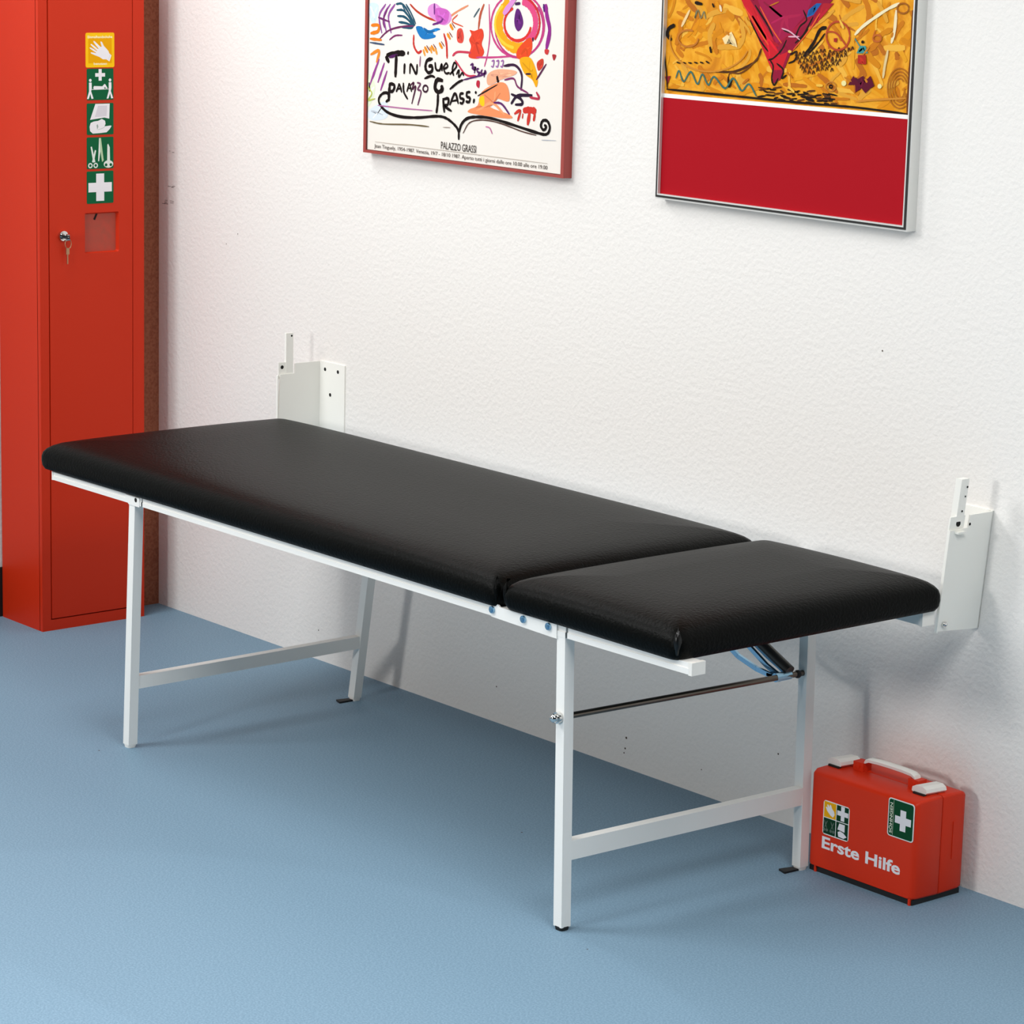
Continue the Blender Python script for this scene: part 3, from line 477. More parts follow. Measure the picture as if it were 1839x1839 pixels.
PAINT_INK = [('p','8E1434',0,[(-0.2775,1.686),(0.002,1.6964),(-0.0356,1.6569),(-0.0869,1.613),(-0.1252,1.5659),(-0.1498,1.5158),(-0.168,1.5081),(-0.1746,1.5404),(-0.2001,1.575),(-0.231,1.6192)]),('p','C41E2A',0,[(-0.272,1.6732),(-0.2484,1.6741),(-0.1832,1.6052),(-0.1528,1.5644),(-0.1302,1.5721),(-0.1464,1.5355),(-0.1742,1.5339),(-0.21,1.5843)]),('p','9C1A44',0,[(-0.2248,1.675),(-0.0686,1.6811),(-0.0846,1.6484),(-0.1278,1.6079),(-0.1634,1.5866),(-0.1935,1.621)]),('p','1C5A9E',0,[(-0.0805,1.655),(-0.0588,1.6687),(-0.0453,1.6692),(-0.0663,1.646),(-0.0841,1.6404)]),('p','A81E2C',0,[(-0.0408,1.6694),(-0.0119,1.6706),(-0.0606,1.6271),(-0.0822,1.61)]),('s','1C120C',0.00385,[(-0.2286,1.6585),(-0.1937,1.6242),(-0.1735,1.5991)]),('s','1C120C',0.00385,[(-0.241,1.6286),(-0.2104,1.5908),(-0.1857,1.5692)]),('s','1C120C',0.00385,[(-0.0941,1.6544),(-0.0838,1.6356),(-0.1012,1.622),(-0.1134,1.5989)]),('s','1C120C',0.00385,[(-0.0661,1.6428),(-0.0911,1.6064),(-0.1128,1.5892)]),('s','1C120C',0.00385,[(-0.1362,1.5945),(-0.1488,1.5744),(-0.1709,1.557),(-0.1847,1.5529)]),('s','1C120C',0.00385,[(-0.1801,1.5532),(-0.17,1.5407),(-0.1732,1.5176),(-0.1655,1.505),(-0.1547,1.5187)]),('s','1C120C',0.00385,[(-0.1611,1.5477),(-0.1418,1.5358),(-0.1454,1.5193),(-0.132,1.5266)]),('s','1C120C',0.00385,[(-0.1252,1.5659),(-0.1073,1.5734),(-0.1108,1.557),(-0.1288,1.5495)]),('s','1C120C',0.00385,[(-0.0783,1.6199),(-0.0994,1.5931),(-0.1122,1.5796)]),('s','1C120C',0.00385,[(-0.1465,1.6134),(-0.1232,1.6081),(-0.0998,1.5995)]),('s','E05A2A',0.00299,[(-0.2616,1.6572),(-0.2214,1.6164),(-0.1865,1.5822)]),('s','E05A2A',0.00299,[(-0.2143,1.6559),(-0.1791,1.6151),(-0.1496,1.5873)]),('s','E05A2A',0.00299,[(-0.0486,1.65),(-0.0779,1.6135),(-0.1166,1.5761)]),('s','D8A0B0',0.00299,[(-0.1514,1.6164),(-0.128,1.6111),(-0.0996,1.5963)]),('s','D8A0B0',0.00299,[(-0.132,1.6012),(-0.1022,1.6026)]),('s','1C120C',0.00684,[(-0.0289,1.6238),(-0.0465,1.6182),(-0.0629,1.5917),(-0.0884,1.5647)]),('s','1C120C',0.00385,[(-0.0327,1.6124),(-0.0537,1.589),(-0.0839,1.5649)]),('s','4A2A12',0.00256,[(-0.1113,1.5642),(-0.1081,1.5714),(-0.1041,1.5658)]),('s','4A2A12',0.00256,[(-0.1015,1.5647),(-0.0983,1.572),(-0.0943,1.5664)]),('s','4A2A12',0.00256,[(-0.0916,1.5678),(-0.0884,1.575),(-0.0844,1.5695)]),('s','4A2A12',0.00256,[(-0.0797,1.565),(-0.0765,1.5723),(-0.0725,1.5667)]),('s','4A2A12',0.00256,[(-0.0657,1.5678),(-0.0625,1.575),(-0.0586,1.5694)]),('s','4A2A12',0.00256,[(-0.0554,1.5704),(-0.0523,1.5776),(-0.0483,1.5721)]),('s','4A2A12',0.00256,[(-0.0449,1.5737),(-0.0417,1.581),(-0.0378,1.5754)]),('s','4A2A12',0.00256,[(-0.0353,1.5749),(-0.0321,1.5821),(-0.0282,1.5765)]),('s','4A2A12',0.00256,[(-0.0204,1.5738),(-0.0173,1.581),(-0.0133,1.5754)]),('s','4A2A12',0.00256,[(-0.0065,1.5759),(-0.0034,1.583),(0.0005,1.5775)]),('s','4A2A12',0.00256,[(0.0033,1.5797),(0.0064,1.5869),(0.0103,1.5814)]),('s','4A2A12',0.00256,[(0.0161,1.5794),(0.0192,1.5865),(0.0231,1.581)]),('s','4A2A12',0.00256,[(0.0302,1.5806),(0.0333,1.5877),(0.0372,1.5822)]),('s','4A2A12',0.00256,[(0.0394,1.5833),(0.0424,1.5904),(0.0463,1.5849)]),('s','4A2A12',0.00256,[(-0.1062,1.5563),(-0.103,1.5636),(-0.099,1.558)]),('s','4A2A12',0.00256,[(-0.096,1.5579),(-0.0928,1.5652),(-0.0888,1.5596)]),('s','4A2A12',0.00256,[(-0.0863,1.5569),(-0.0831,1.5642),(-0.0791,1.5586)]),('s','4A2A12',0.00256,[(-0.0719,1.5609),(-0.0687,1.5682),(-0.0647,1.5626)]),('s','4A2A12',0.00256,[(-0.0609,1.5606),(-0.0577,1.5678),(-0.0538,1.5623)]),('s','4A2A12',0.00256,[(-0.0484,1.5625),(-0.0452,1.5697),(-0.0412,1.5642)]),('s','4A2A12',0.00256,[(-0.0342,1.5664),(-0.0311,1.5736),(-0.0272,1.5681)]),('s','4A2A12',0.00256,[(-0.0227,1.5676),(-0.0196,1.5748),(-0.0157,1.5692)]),('s','4A2A12',0.00256,[(-0.0113,1.5714),(-0.0082,1.5786),(-0.0043,1.5731)]),('s','4A2A12',0.00256,[(-0.0004,1.5696),(0.0027,1.5768),(0.0066,1.5713)]),('s','4A2A12',0.00256,[(0.0084,1.5748),(0.0115,1.5819),(0.0154,1.5764)]),('s','4A2A12',0.00256,[(0.0212,1.5754),(0.0242,1.5825),(0.0281,1.577)]),('s','4A2A12',0.00256,[(-0.1012,1.55),(-0.098,1.5573),(-0.094,1.5517)]),('s','4A2A12',0.00256,[(-0.0898,1.5489),(-0.0866,1.5562),(-0.0826,1.5506)]),('s','4A2A12',0.00256,[(-0.0797,1.5534),(-0.0766,1.5606),(-0.0726,1.5551)]),('s','4A2A12',0.00256,[(-0.0694,1.5537),(-0.0662,1.561),(-0.0622,1.5554)]),('s','4A2A12',0.00256,[(-0.0587,1.5566),(-0.0556,1.5639),(-0.0516,1.5583)]),('s','4A2A12',0.00256,[(-0.0451,1.5588),(-0.042,1.566),(-0.038,1.5604)]),('s','4A2A12',0.00256,[(-0.0325,1.5575),(-0.0294,1.5647),(-0.0254,1.5592)]),('s','4A2A12',0.00256,[(-0.0233,1.5632),(-0.0201,1.5704),(-0.0162,1.5648)]),('s','4A2A12',0.00256,[(-0.0127,1.561),(-0.0096,1.5682),(-0.0057,1.5627)]),('s','4A2A12',0.00256,[(-0.0003,1.5655),(0.0028,1.5727),(0.0068,1.5672)]),('s','4A2A12',0.00256,[(0.0106,1.5674),(0.0137,1.5745),(0.0176,1.569)]),('s','4A2A12',0.00256,[(0.0222,1.5697),(0.0252,1.5768),(0.0291,1.5713)]),('s','4A2A12',0.00256,[(-0.0961,1.5414),(-0.0929,1.5487),(-0.0889,1.5431)]),('s','4A2A12',0.00256,[(-0.0811,1.5444),(-0.0779,1.5517),(-0.0739,1.5461)]),('s','4A2A12',0.00256,[(-0.0662,1.5502),(-0.0631,1.5575),(-0.0591,1.5519)]),('s','4A2A12',0.00256,[(-0.0551,1.5469),(-0.052,1.5541),(-0.048,1.5486)]),('s','4A2A12',0.00256,[(-0.0415,1.5517),(-0.0384,1.5589),(-0.0344,1.5534)]),('s','4A2A12',0.00256,[(-0.0266,1.5527),(-0.0235,1.56),(-0.0196,1.5544)]),('s','4A2A12',0.00256,[(-0.0128,1.5564),(-0.0097,1.5636),(-0.0057,1.5581)]),('s','4A2A12',0.00256,[(-0.0027,1.5571),(0.0004,1.5642),(0.0043,1.5587)]),('s','4A2A12',0.00256,[(0.007,1.5588),(0.01,1.5659),(0.014,1.5604)]),('s','4A2A12',0.00256,[(-0.0913,1.5379),(-0.0881,1.5452),(-0.0841,1.5396)]),('s','4A2A12',0.00256,[(-0.0823,1.5407),(-0.0791,1.5479),(-0.0751,1.5424)]),('s','4A2A12',0.00256,[(-0.072,1.5383),(-0.0688,1.5456),(-0.0648,1.54)]),('s','4A2A12',0.00256,[(-0.0609,1.5425),(-0.0577,1.5497),(-0.0537,1.5442)]),('s','4A2A12',0.00256,[(-0.0511,1.5403),(-0.0479,1.5475),(-0.0439,1.542)]),('s','4A2A12',0.00256,[(-0.0397,1.5459),(-0.0366,1.5531),(-0.0326,1.5476)]),('s','4A2A12',0.00256,[(-0.0305,1.548),(-0.0273,1.5552),(-0.0234,1.5497)]),('s','4A2A12',0.00256,[(-0.0203,1.5463),(-0.0172,1.5535),(-0.0133,1.548)]),('s','4A2A12',0.00256,[(-0.0107,1.5509),(-0.0076,1.5581),(-0.0037,1.5526)]),('s','4A2A12',0.00256,[(0.0012,1.5516),(0.0043,1.5588),(0.0082,1.5532)]),('s','4A2A12',0.00256,[(-0.0864,1.5325),(-0.0832,1.5398),(-0.0792,1.5342)]),('s','4A2A12',0.00256,[(-0.0738,1.531),(-0.0707,1.5382),(-0.0667,1.5327)]),('s','4A2A12',0.00256,[(-0.0622,1.5315),(-0.059,1.5388),(-0.055,1.5332)]),('s','4A2A12',0.00256,[(-0.0505,1.5371),(-0.0473,1.5443),(-0.0433,1.5388)]),('s','4A2A12',0.00256,[(-0.039,1.5398),(-0.0359,1.547),(-0.0319,1.5415)]),('s','4A2A12',0.00256,[(-0.0274,1.5404),(-0.0243,1.5476),(-0.0203,1.5421)]),('s','4A2A12',0.00256,[(-0.0128,1.5395),(-0.0097,1.5467),(-0.0057,1.5412)]),('s','5A3416',0.00342,[(-0.2073,1.4923),(-0.194,1.4942)]),('s','1C120C',0.00342,[(-0.1643,1.4785),(-0.1528,1.4815)]),('s','1C120C',0.00342,[(-0.0212,1.4866),(0.0033,1.4879)]),('s','5A3416',0.00342,[(-0.0265,1.4846),(-0.005,1.4833)]),('s','1C120C',0.00342,[(-0.1106,1.4966),(-0.0978,1.4938)]),('s','1C120C',0.00342,[(-0.0264,1.4785),(-0.012,1.4774)]),('s','5A3416',0.00342,[(-0.0471,1.4847),(-0.0252,1.4849)]),('s','1C120C',0.00342,[(-0.0767,1.4834),(-0.0631,1.4803)]),('s','1C120C',0.00342,[(-0.0162,1.4976),(0.0082,1.495)]),('s','5A3416',0.00342,[(-0.0748,1.4979),(-0.0516,1.5011)]),('s','1C120C',0.00342,[(-0.0128,1.4844),(-0.0031,1.4864)]),('s','1C120C',0.00342,[(-0.0808,1.486),(-0.0597,1.4834)]),('s','5A3416',0.00342,[(-0.1682,1.4983),(-0.1441,1.5023)]),('s','1C120C',0.00342,[(-0.0323,1.4966),(-0.0104,1.495)]),('s','1C120C',0.00342,[(-0.0313,1.4868),(-0.0087,1.4895)]),('s','5A3416',0.00342,[(-0.0737,1.4915),(-0.0504,1.4901)]),('s','1C120C',0.00342,[(-0.1147,1.4868),(-0.1052,1.4897)]),('s','1C120C',0.00342,[(-0.0893,1.4878),(-0.0664,1.4875)]),('s','5A3416',0.00342,[(-0.1845,1.49),(-0.1626,1.4902)]),('s','1C120C',0.00342,[(-0.211,1.4789),(-0.1881,1.4823)]),('s','1C120C',0.00342,[(-0.1,1.4902),(-0.0784,1.4919)]),('s','5A3416',0.00342,[(-0.1643,1.4873),(-0.1395,1.4908)]),('s','1C120C',0.00342,[(-0.1892,1.484),(-0.1654,1.4845)]),('s','1C120C',0.00342,[(-0.122,1.4792),(-0.1005,1.4827)]),('s','5A3416',0.00342,[(-0.0312,1.4948),(-0.0172,1.4924)]),('s','1C120C',0.00342,[(-0.1245,1.4805),(-0.1124,1.4776)]),('s','1C120C',0.00342,[(-0.1768,1.4949),(-0.1595,1.4962)]),('s','5A3416',0.00342,[(-0.0996,1.4783),(-0.0793,1.4822)]),('s','1C120C',0.00342,[(-0.1479,1.4861),(-0.1306,1.4847)]),('s','1C120C',0.00342,[(-0.1127,1.497),(-0.0994,1.4944)]),('s','5A3416',0.00342,[(-0.1382,1.4811),(-0.113,1.4808)]),('s','1C120C',0.00342,[(-0.0723,1.4852),(-0.058,1.4822)]),('s','1C120C',0.00342,[(-0.1151,1.478),(-0.1008,1.4753)]),('s','5A3416',0.00342,[(-0.0498,1.4853),(-0.0339,1.4879)]),('s','1C120C',0.00342,[(-0.0533,1.4909),(-0.034,1.4938)]),('s','1C120C',0.00342,[(-0.1966,1.4949),(-0.1741,1.4976)]),('s','5A3416',0.00342,[(-0.0267,1.4909),(-0.0088,1.4921)]),('s','1C120C',0.00342,[(-0.0845,1.4968),(-0.0687,1.4937)]),('s','1C120C',0.00342,[(-0.1754,1.4834),(-0.1608,1.4848)]),('s','5A3416',0.00342,[(-0.2094,1.4976),(-0.1843,1.4958)]),('s','1C120C',0.00342,[(-0.0466,1.481),(-0.0227,1.484)]),('s','1C120C',0.00342,[(-0.0914,1.4876),(-0.0729,1.4847)]),('s','5A3416',0.00342,[(-0.0547,1.4773),(-0.0437,1.4759)]),('s','1C120C',0.00342,[(-0.0723,1.4821),(-0.0533,1.4801)]),('s','1C120C',0.00342,[(-0.1492,1.4773),(-0.1333,1.4767)]),('s','5A3416',0.00342,[(-0.0273,1.4834),(-0.0135,1.4853)]),('s','1C120C',0.00342,[(-0.1447,1.4842),(-0.1191,1.482)]),('s','1C120C',0.00342,[(-0.1296,1.4895),(-0.1074,1.4915)]),('s','5A3416',0.00342,[(-0.1278,1.4983),(-0.1156,1.4978)]),('s','1C120C',0.00342,[(-0.0689,1.4851),(-0.0538,1.4819)]),('s','1C120C',0.00342,[(-0.0839,1.4954),(-0.0734,1.4917)]),('s','5A3416',0.00342,[(-0.0086,1.4788),(0.0097,1.4803)]),('s','1C120C',0.00342,[(-0.1946,1.4923),(-0.1814,1.489)]),('s','1C120C',0.00342,[(-0.028,1.4818),(-0.0168,1.4834)]),('s','5A3416',0.00342,[(-0.15,1.4769),(-0.1379,1.4746)]),('s','1C120C',0.00342,[(-0.0715,1.4866),(-0.0474,1.4889)]),('s','1C120C',0.00342,[(-0.1043,1.4952),(-0.0937,1.4982)]),('s','5A3416',0.00342,[(-0.1475,1.4957),(-0.137,1.4919)]),('s','1C120C',0.00342,[(-0.1522,1.4782),(-0.1314,1.4769)]),('s','1C120C',0.00342,[(-0.0762,1.4774),(-0.053,1.4764)]),('s','4A2A12',0.00427,[(-0.2048,1.5747),(-0.2175,1.5511),(-0.245,1.5364),(-0.2826,1.5244),(-0.3356,1.5213)]),('s','6A3C16',0.00299,[(-0.2087,1.5614),(-0.2356,1.537),(-0.2633,1.5222),(-0.292,1.5205),(-0.2956,1.5004)]),('s','1C120C',0.00513,[(-0.2964,1.5136),(-0.2928,1.4939),(-0.284,1.5077)]),('s','3E6A62',0.00385,[(-0.4506,1.5011),(-0.4414,1.5169),(-0.4268,1.4958),(-0.4066,1.5172),(-0.3855,1.4932),(-0.3719,1.5142),(-0.3535,1.4935),(-0.3374,1.5112),(-0.3047,1.4898),(-0.2818,1.5112),(-0.2565,1.4879),(-0.2359,1.5024),(-0.2132,1.479)]),('s','1C120C',0.00299,[(-0.4498,1.534),(-0.4387,1.5322)]),('s','1C120C',0.00299,[(-0.4323,1.5342),(-0.4213,1.5332)]),('s','1C120C',0.00299,[(-0.415,1.535),(-0.404,1.5342)]),('s','1C120C',0.00299,[(-0.3977,1.5369),(-0.3868,1.5351)]),('s','1C120C',0.00299,[(-0.3805,1.5381),(-0.3696,1.5361)]),('s','1C120C',0.00299,[(-0.3635,1.5409),(-0.3525,1.537)]),('s','1C120C',0.00855,[(-0.4588,1.6088),(-0.4759,1.6012),(-0.4802,1.5875),(-0.4672,1.578)]),('s','1C120C',0.00598,[(-0.3529,1.5704),(-0.3483,1.558)]),('s','1C120C',0.00684,[(-0.4018,1.6565),(-0.3796,1.654)]),('s','1C120C',0.00427,[(-0.3505,1.6569),(-0.3451,1.6488)]),('s','7A7A5A',0.00256,[(-0.3961,1.6417),(-0.4001,1.6248),(-0.3911,1.6419),(-0.3829,1.6256),(-0.3739,1.6393),(-0.3681,1.6246)]),('p','8A2028',0,[(-0.4834,1.5025),(-0.4659,1.5053),(-0.4749,1.486)]),('p','F0D49A',0,[(-0.3176,1.5888),(-0.2919,1.6033),(-0.279,1.5874),(-0.2734,1.5728),(-0.2954,1.58),(-0.3097,1.5776)]),('s','E8C890',0.00684,[(-0.4157,1.6409),(-0.4387,1.6063)]),('s','E8D0A8',0.00598,[(-0.3285,1.6545),(-0.3229,1.6415)]),('s','B8702A',0.00385,[(-0.3881,1.5853),(-0.3887,1.5813),(-0.3909,1.5775),(-0.3947,1.574),(-0.3997,1.5711),(-0.4058,1.5689),(-0.4125,1.5675),(-0.4195,1.567),(-0.4265,1.5675),(-0.4329,1.5689),(-0.4385,1.5712),(-0.4429,1.5742),(-0.4459,1.5777),(-0.4473,1.5816),(-0.447,1.5856),(-0.445,1.5895),(-0.4415,1.5931),(-0.4367,1.5961),(-0.4308,1.5985),(-0.4241,1.6),(-0.4171,1.6006),(-0.4101,1.6003),(-0.4036,1.599)]),('s','C8842E',0.00342,[(-0.2442,1.5678),(-0.25,1.5598),(-0.2576,1.5522),(-0.267,1.5451),(-0.278,1.5387),(-0.2903,1.5331),(-0.3039,1.5284),(-0.3184,1.5247),(-0.3336,1.5221),(-0.3492,1.5205),(-0.365,1.5201),(-0.3806,1.5209),(-0.3958,1.5228),(-0.4103,1.5258),(-0.4238,1.5299),(-0.4361,1.535),(-0.4468,1.541),(-0.4559,1.5478),(-0.4631,1.5553),(-0.4682,1.5633),(-0.4713,1.5717),(-0.4722,1.5803),(-0.4709,1.589)]),('s','B04428',0.00385,[(0.0341,1.6109),(0.0333,1.6033),(0.0302,1.5962),(0.0248,1.5901),(0.0177,1.5856),(0.0094,1.583),(0.0005,1.5825),(-0.0081,1.5842),(-0.0158,1.588),(-0.022,1.5935),(-0.0262,1.6003),(-0.0279,1.6079),(-0.0271,1.6155),(-0.0239,1.6227),(-0.0185,1.6288),(-0.0113,1.6333),(-0.0029,1.6358),(0.0059,1.6362),(0.0145,1.6344),(0.0221,1.6307),(0.0283,1.6252),(0.0323,1.6184),(0.0341,1.6109)]),('s','B04428',0.00342,[(-0.0284,1.6158),(-0.0015,1.6139),(0.0313,1.587)]),('p','A02828',0,[(-0.0076,1.6041),(0.0013,1.6052),(0.0005,1.5965),(-0.0071,1.5978)]),('p','A02828',0,[(0.0084,1.6318),(0.015,1.6322),(0.0146,1.6258),(0.0088,1.6255)]),('s','E8DCB4',0.00598,[(0.0471,1.6131),(0.072,1.6332),(0.1262,1.6637),(0.1594,1.6775)]),('s','E8D8B0',0.00684,[(0.1517,1.6648),(0.1501,1.6275),(0.1433,1.6022)]),('s','D8C08A',0.00598,[(0.1356,1.5893),(0.1292,1.5576),(0.1264,1.5355)]),('p','1C120C',0,[(0.0729,1.6011),(0.0724,1.5994),(0.0708,1.5982),(0.0686,1.5978),(0.0665,1.5985),(0.0652,1.5999),(0.0652,1.6017),(0.0663,1.6033),(0.0684,1.604),(0.0706,1.6038),(0.0723,1.6027)]),('p','3E8A8A',0,[(0.0625,1.5934),(0.0769,1.5941),(0.0843,1.5803),(0.0538,1.5787)]),('s','3E8A8A',0.00256,[(0.0626,1.5918),(0.0476,1.6068)]),('p','A8281E',0,[(0.0584,1.5758),(0.0793,1.5769),(0.0814,1.5597),(0.0736,1.5583),(0.0702,1.5701),(0.0674,1.5589),(0.0586,1.56)]),('s','B8602A',0.00342,[(0.1169,1.6102),(0.1166,1.6085),(0.1155,1.6068),(0.1136,1.6053),(0.111,1.6043),(0.1081,1.6036),(0.1051,1.6035),(0.1021,1.6038),(0.0994,1.6046),(0.0973,1.6059),(0.096,1.6074),(0.0954,1.6092),(0.0957,1.611),(0.0969,1.6126),(0.0988,1.6141),(0.1013,1.6152),(0.1042,1.6158),(0.1073,1.616),(0.1103,1.6156),(0.1129,1.6148),(0.115,1.6135),(0.1164,1.612),(0.1169,1.6102)]),('s','B8602A',0.00256,[(0.1008,1.6251),(0.0952,1.6123)]),('p','5A1028',0,[(0.0359,1.5174),(0.0488,1.5356),(0.0572,1.5282),(0.0741,1.5371),(0.0834,1.5298),(0.0937,1.5383),(0.1049,1.52),(0.0953,1.5147),(0.0829,1.5044),(0.0714,1.5132),(0.0566,1.5044),(0.0512,1.5183)]),('p','E8DC9A',0,[(0.0312,1.5203),(0.0304,1.5173),(0.0276,1.5151),(0.0239,1.5145),(0.0204,1.5156),(0.0183,1.5181),(0.0182,1.5212),(0.0202,1.5238),(0.0236,1.5252),(0.0273,1.5249),(0.0302,1.5229)]),('p','E8DC9A',0,[(0.1244,1.5203),(0.1237,1.5177),(0.1214,1.5158),(0.1182,1.5153),(0.1153,1.5162),(0.1135,1.5184),(0.1134,1.5211),(0.115,1.5234),(0.1179,1.5246),(0.1211,1.5243),(0.1235,1.5226)]),('s','A8641C',0.00256,[(0.1831,1.5202),(0.183,1.5155),(0.1821,1.511),(0.1805,1.5071),(0.1782,1.5039),(0.1754,1.5018),(0.1723,1.5008),(0.1691,1.5009),(0.1659,1.5023),(0.163,1.5047),(0.1606,1.5081),(0.1588,1.5122),(0.1578,1.5168),(0.1576,1.5216),(0.1582,1.5262),(0.1596,1.5303),(0.1616,1.5338),(0.1643,1.5363),(0.1673,1.5378),(0.1705,1.538),(0.1737,1.5371),(0.1767,1.535),(0.1793,1.532)]),('s','A8641C',0.00256,[(0.1885,1.512),(0.1867,1.5062),(0.1839,1.5013),(0.1802,1.4976),(0.1759,1.4952),(0.1712,1.4944),(0.1665,1.4952),(0.162,1.4976),(0.158,1.5013),(0.1549,1.5062),(0.1527,1.512),(0.1516,1.5182),(0.1518,1.5245),(0.1532,1.5305),(0.1556,1.5358),(0.1591,1.54),(0.1632,1.5428),(0.1678,1.5442),(0.1725,1.544),(0.1771,1.5422),(0.1813,1.5389),(0.1848,1.5344),(0.1873,1.529)]),('s','A8641C',0.00256,[(0.1906,1.5006),(0.1864,1.4949),(0.1812,1.4909),(0.1753,1.4886),(0.169,1.4883),(0.1629,1.49),(0.1572,1.4936),(0.1523,1.4989),(0.1486,1.5054),(0.1463,1.5129),(0.1456,1.5208),(0.1464,1.5286),(0.1488,1.5358),(0.1526,1.542),(0.1575,1.5466),(0.1632,1.5495),(0.1694,1.5505),(0.1756,1.5495),(0.1815,1.5466),(0.1867,1.5419),(0.1908,1.5358),(0.1936,1.5287),(0.1949,1.5209)]),('s','A8641C',0.00256,[(0.1879,1.488),(0.181,1.4839),(0.1735,1.482),(0.1657,1.4826),(0.1582,1.4855),(0.1515,1.4905),(0.146,1.4975),(0.142,1.5059),(0.1399,1.5151),(0.1397,1.5246),(0.1416,1.5338),(0.1452,1.542),(0.1505,1.5488),(0.157,1.5536),(0.1644,1.5563),(0.1722,1.5566),(0.1798,1.5545),(0.1868,1.5502),(0.1927,1.5439),(0.1973,1.536),(0.2001,1.5271),(0.201,1.5177),(0.1999,1.5084)]),('s','9A5A1E',0.00299,[(0.1832,1.6692),(0.1828,1.6666),(0.1813,1.6641),(0.1786,1.662),(0.1752,1.6604),(0.1712,1.6595),(0.167,1.6594),(0.1629,1.6599),(0.1593,1.6612),(0.1564,1.6631),(0.1544,1.6654),(0.1537,1.668),(0.1541,1.6706),(0.1557,1.6731),(0.1583,1.6752),(0.1617,1.6768),(0.1657,1.6777),(0.1699,1.6779),(0.174,1.6773),(0.1777,1.676),(0.1806,1.6741),(0.1825,1.6718),(0.1832,1.6692)]),('s','C8842E',0.00385,[(0.0599,1.4871),(0.1033,1.4931),(0.1886,1.5018)]),('s','1C120C',0.00299,[(-0.0056,1.5116),(-0.0057,1.5108),(-0.0061,1.51),(-0.0068,1.5094),(-0.0077,1.5089),(-0.0088,1.5086),(-0.01,1.5085),(-0.0111,1.5087),(-0.0121,1.5091),(-0.0129,1.5096),(-0.0134,1.5103),(-0.0136,1.5111),(-0.0135,1.512),(-0.0131,1.5127),(-0.0124,1.5134),(-0.0114,1.5139),(-0.0103,1.5142),(-0.0092,1.5143),(-0.0081,1.5141),(-0.0071,1.5137),(-0.0063,1.5132),(-0.0058,1.5124),(-0.0056,1.5116)]),('s','B8782E',0.00256,[(0.0038,1.5122),(0.0034,1.5097),(0.002,1.5073),(-0.0004,1.5052),(-0.0035,1.5036),(-0.0071,1.5027),(-0.0109,1.5024),(-0.0146,1.5029),(-0.0179,1.5041),(-0.0205,1.5059),(-0.0223,1.5081),(-0.023,1.5106),(-0.0226,1.5131),(-0.0212,1.5155),(-0.0188,1.5176),(-0.0157,1.5192),(-0.0121,1.5201),(-0.0083,1.5203),(-0.0046,1.5199),(-0.0013,1.5187),(0.0013,1.5169),(0.0031,1.5147),(0.0038,1.5122)]),('s','C07820',0.00385,[(0.0874,1.5926),(0.0709,1.5763)]),('s','E8B84A',0.00551,[(-0.1205,1.5726),(-0.13,1.5725)]),('s','B86A1C',0.00263,[(-0.186,1.6586),(-0.161,1.6676)]),('s','C07820',0.00336,[(-0.3578,1.5039),(-0.3545,1.5015)]),('s','E8B84A',0.00597,[(0.0058,1.6397),(0.0178,1.6237)]),('s','C07820',0.00541,[(0.1428,1.6131),(0.1467,1.6224)]),('s','E8B84A',0.00574,[(-0.049,1.5114),(-0.0311,1.5121)]),('s','C07820',0.00344,[(0.0252,1.5316),(0.0447,1.5245)]),('s','B86A1C',0.00541,[(-0.2542,1.5017),(-0.2373,1.5132)]),('s','C07820',0.00481,[(-0.3086,1.6022),(-0.2968,1.596)]),('s','E8B84A',0.00574,[(-0.1077,1.4945),(-0.1262,1.505)]),('s','B86A1C',0.00342,[(-0.1146,1.5222),(-0.1317,1.5319)]),('s','B86A1C',0.00362,[(0.0534,1.5183),(0.0548,1.5028)]),('s','C07820',0.00545,[(0.0795,1.5318),(0.0864,1.5252)]),('s','1C120C',0.00427,[(-0.477,1.4774),(-0.3575,1.4765),(-0.213,1.4758),(-0.0737,1.4751),(0.0607,1.476),(0.195,1.4725)]),('s','1C120C',0.00342,[(-0.4904,1.6377),(-0.4872,1.5567),(-0.4787,1.5096),(-0.4744,1.4759)]),('s','6A3A1A',0.00513,[(0.194,1.6666),(0.195,1.5924),(0.193,1.5301),(0.1927,1.4739)])]

def rounded(pts):
    n = len(pts)
    out = []
    for i in range(n):
        a, b, c, d = (Vector(pts[(i+k-1) % n]) for k in range(4))
        for k in range(4):
            t = k/4
            q = 0.5*((2*b) + (c-a)*t + (2*a-5*b+4*c-d)*t*t + (3*b-a-3*c+d)*t**3)
            out.append((q.x, q.y))
    return out
def draw_items(K, items, seed=0, soft=False):
    for i, (t, h, w, pts) in enumerate(items):
        if t == 's':
            K.stroke(pts, w, ink(h), seed+i)
        else:
            K.poly(rounded(pts) if soft else pts, ink(h))
            xs, zs = [p[0] for p in pts], [p[1] for p in pts]
            rnd = random.Random(seed+i)
            if max(xs)-min(xs) > .02 and max(zs)-min(zs) > .012:
                r, g, b = (int(h[k:k+2], 16) for k in (0, 2, 4))
                cx, cz = sum(xs)/len(xs), sum(zs)/len(zs)
                for k in range(5):
                    f = rnd.choice((.86, .93, 1.08, 1.15))
                    c = '%02X%02X%02X' % tuple(min(255, int(round(v*f/8)*8)) for v in (r, g, b))
                    u, v = rnd.choice(pts), rnd.choice(pts)
                    A = (cx+(u[0]-cx)*.75, cz+(u[1]-cz)*.75)
                    B = (cx+(v[0]-cx)*.55, cz+(v[1]-cz)*.55)
                    K.stroke([A, (cx+rnd.uniform(-.003, .003), cz+rnd.uniform(-.003, .003)), B], rnd.uniform(.002, .006), ink(c), k)
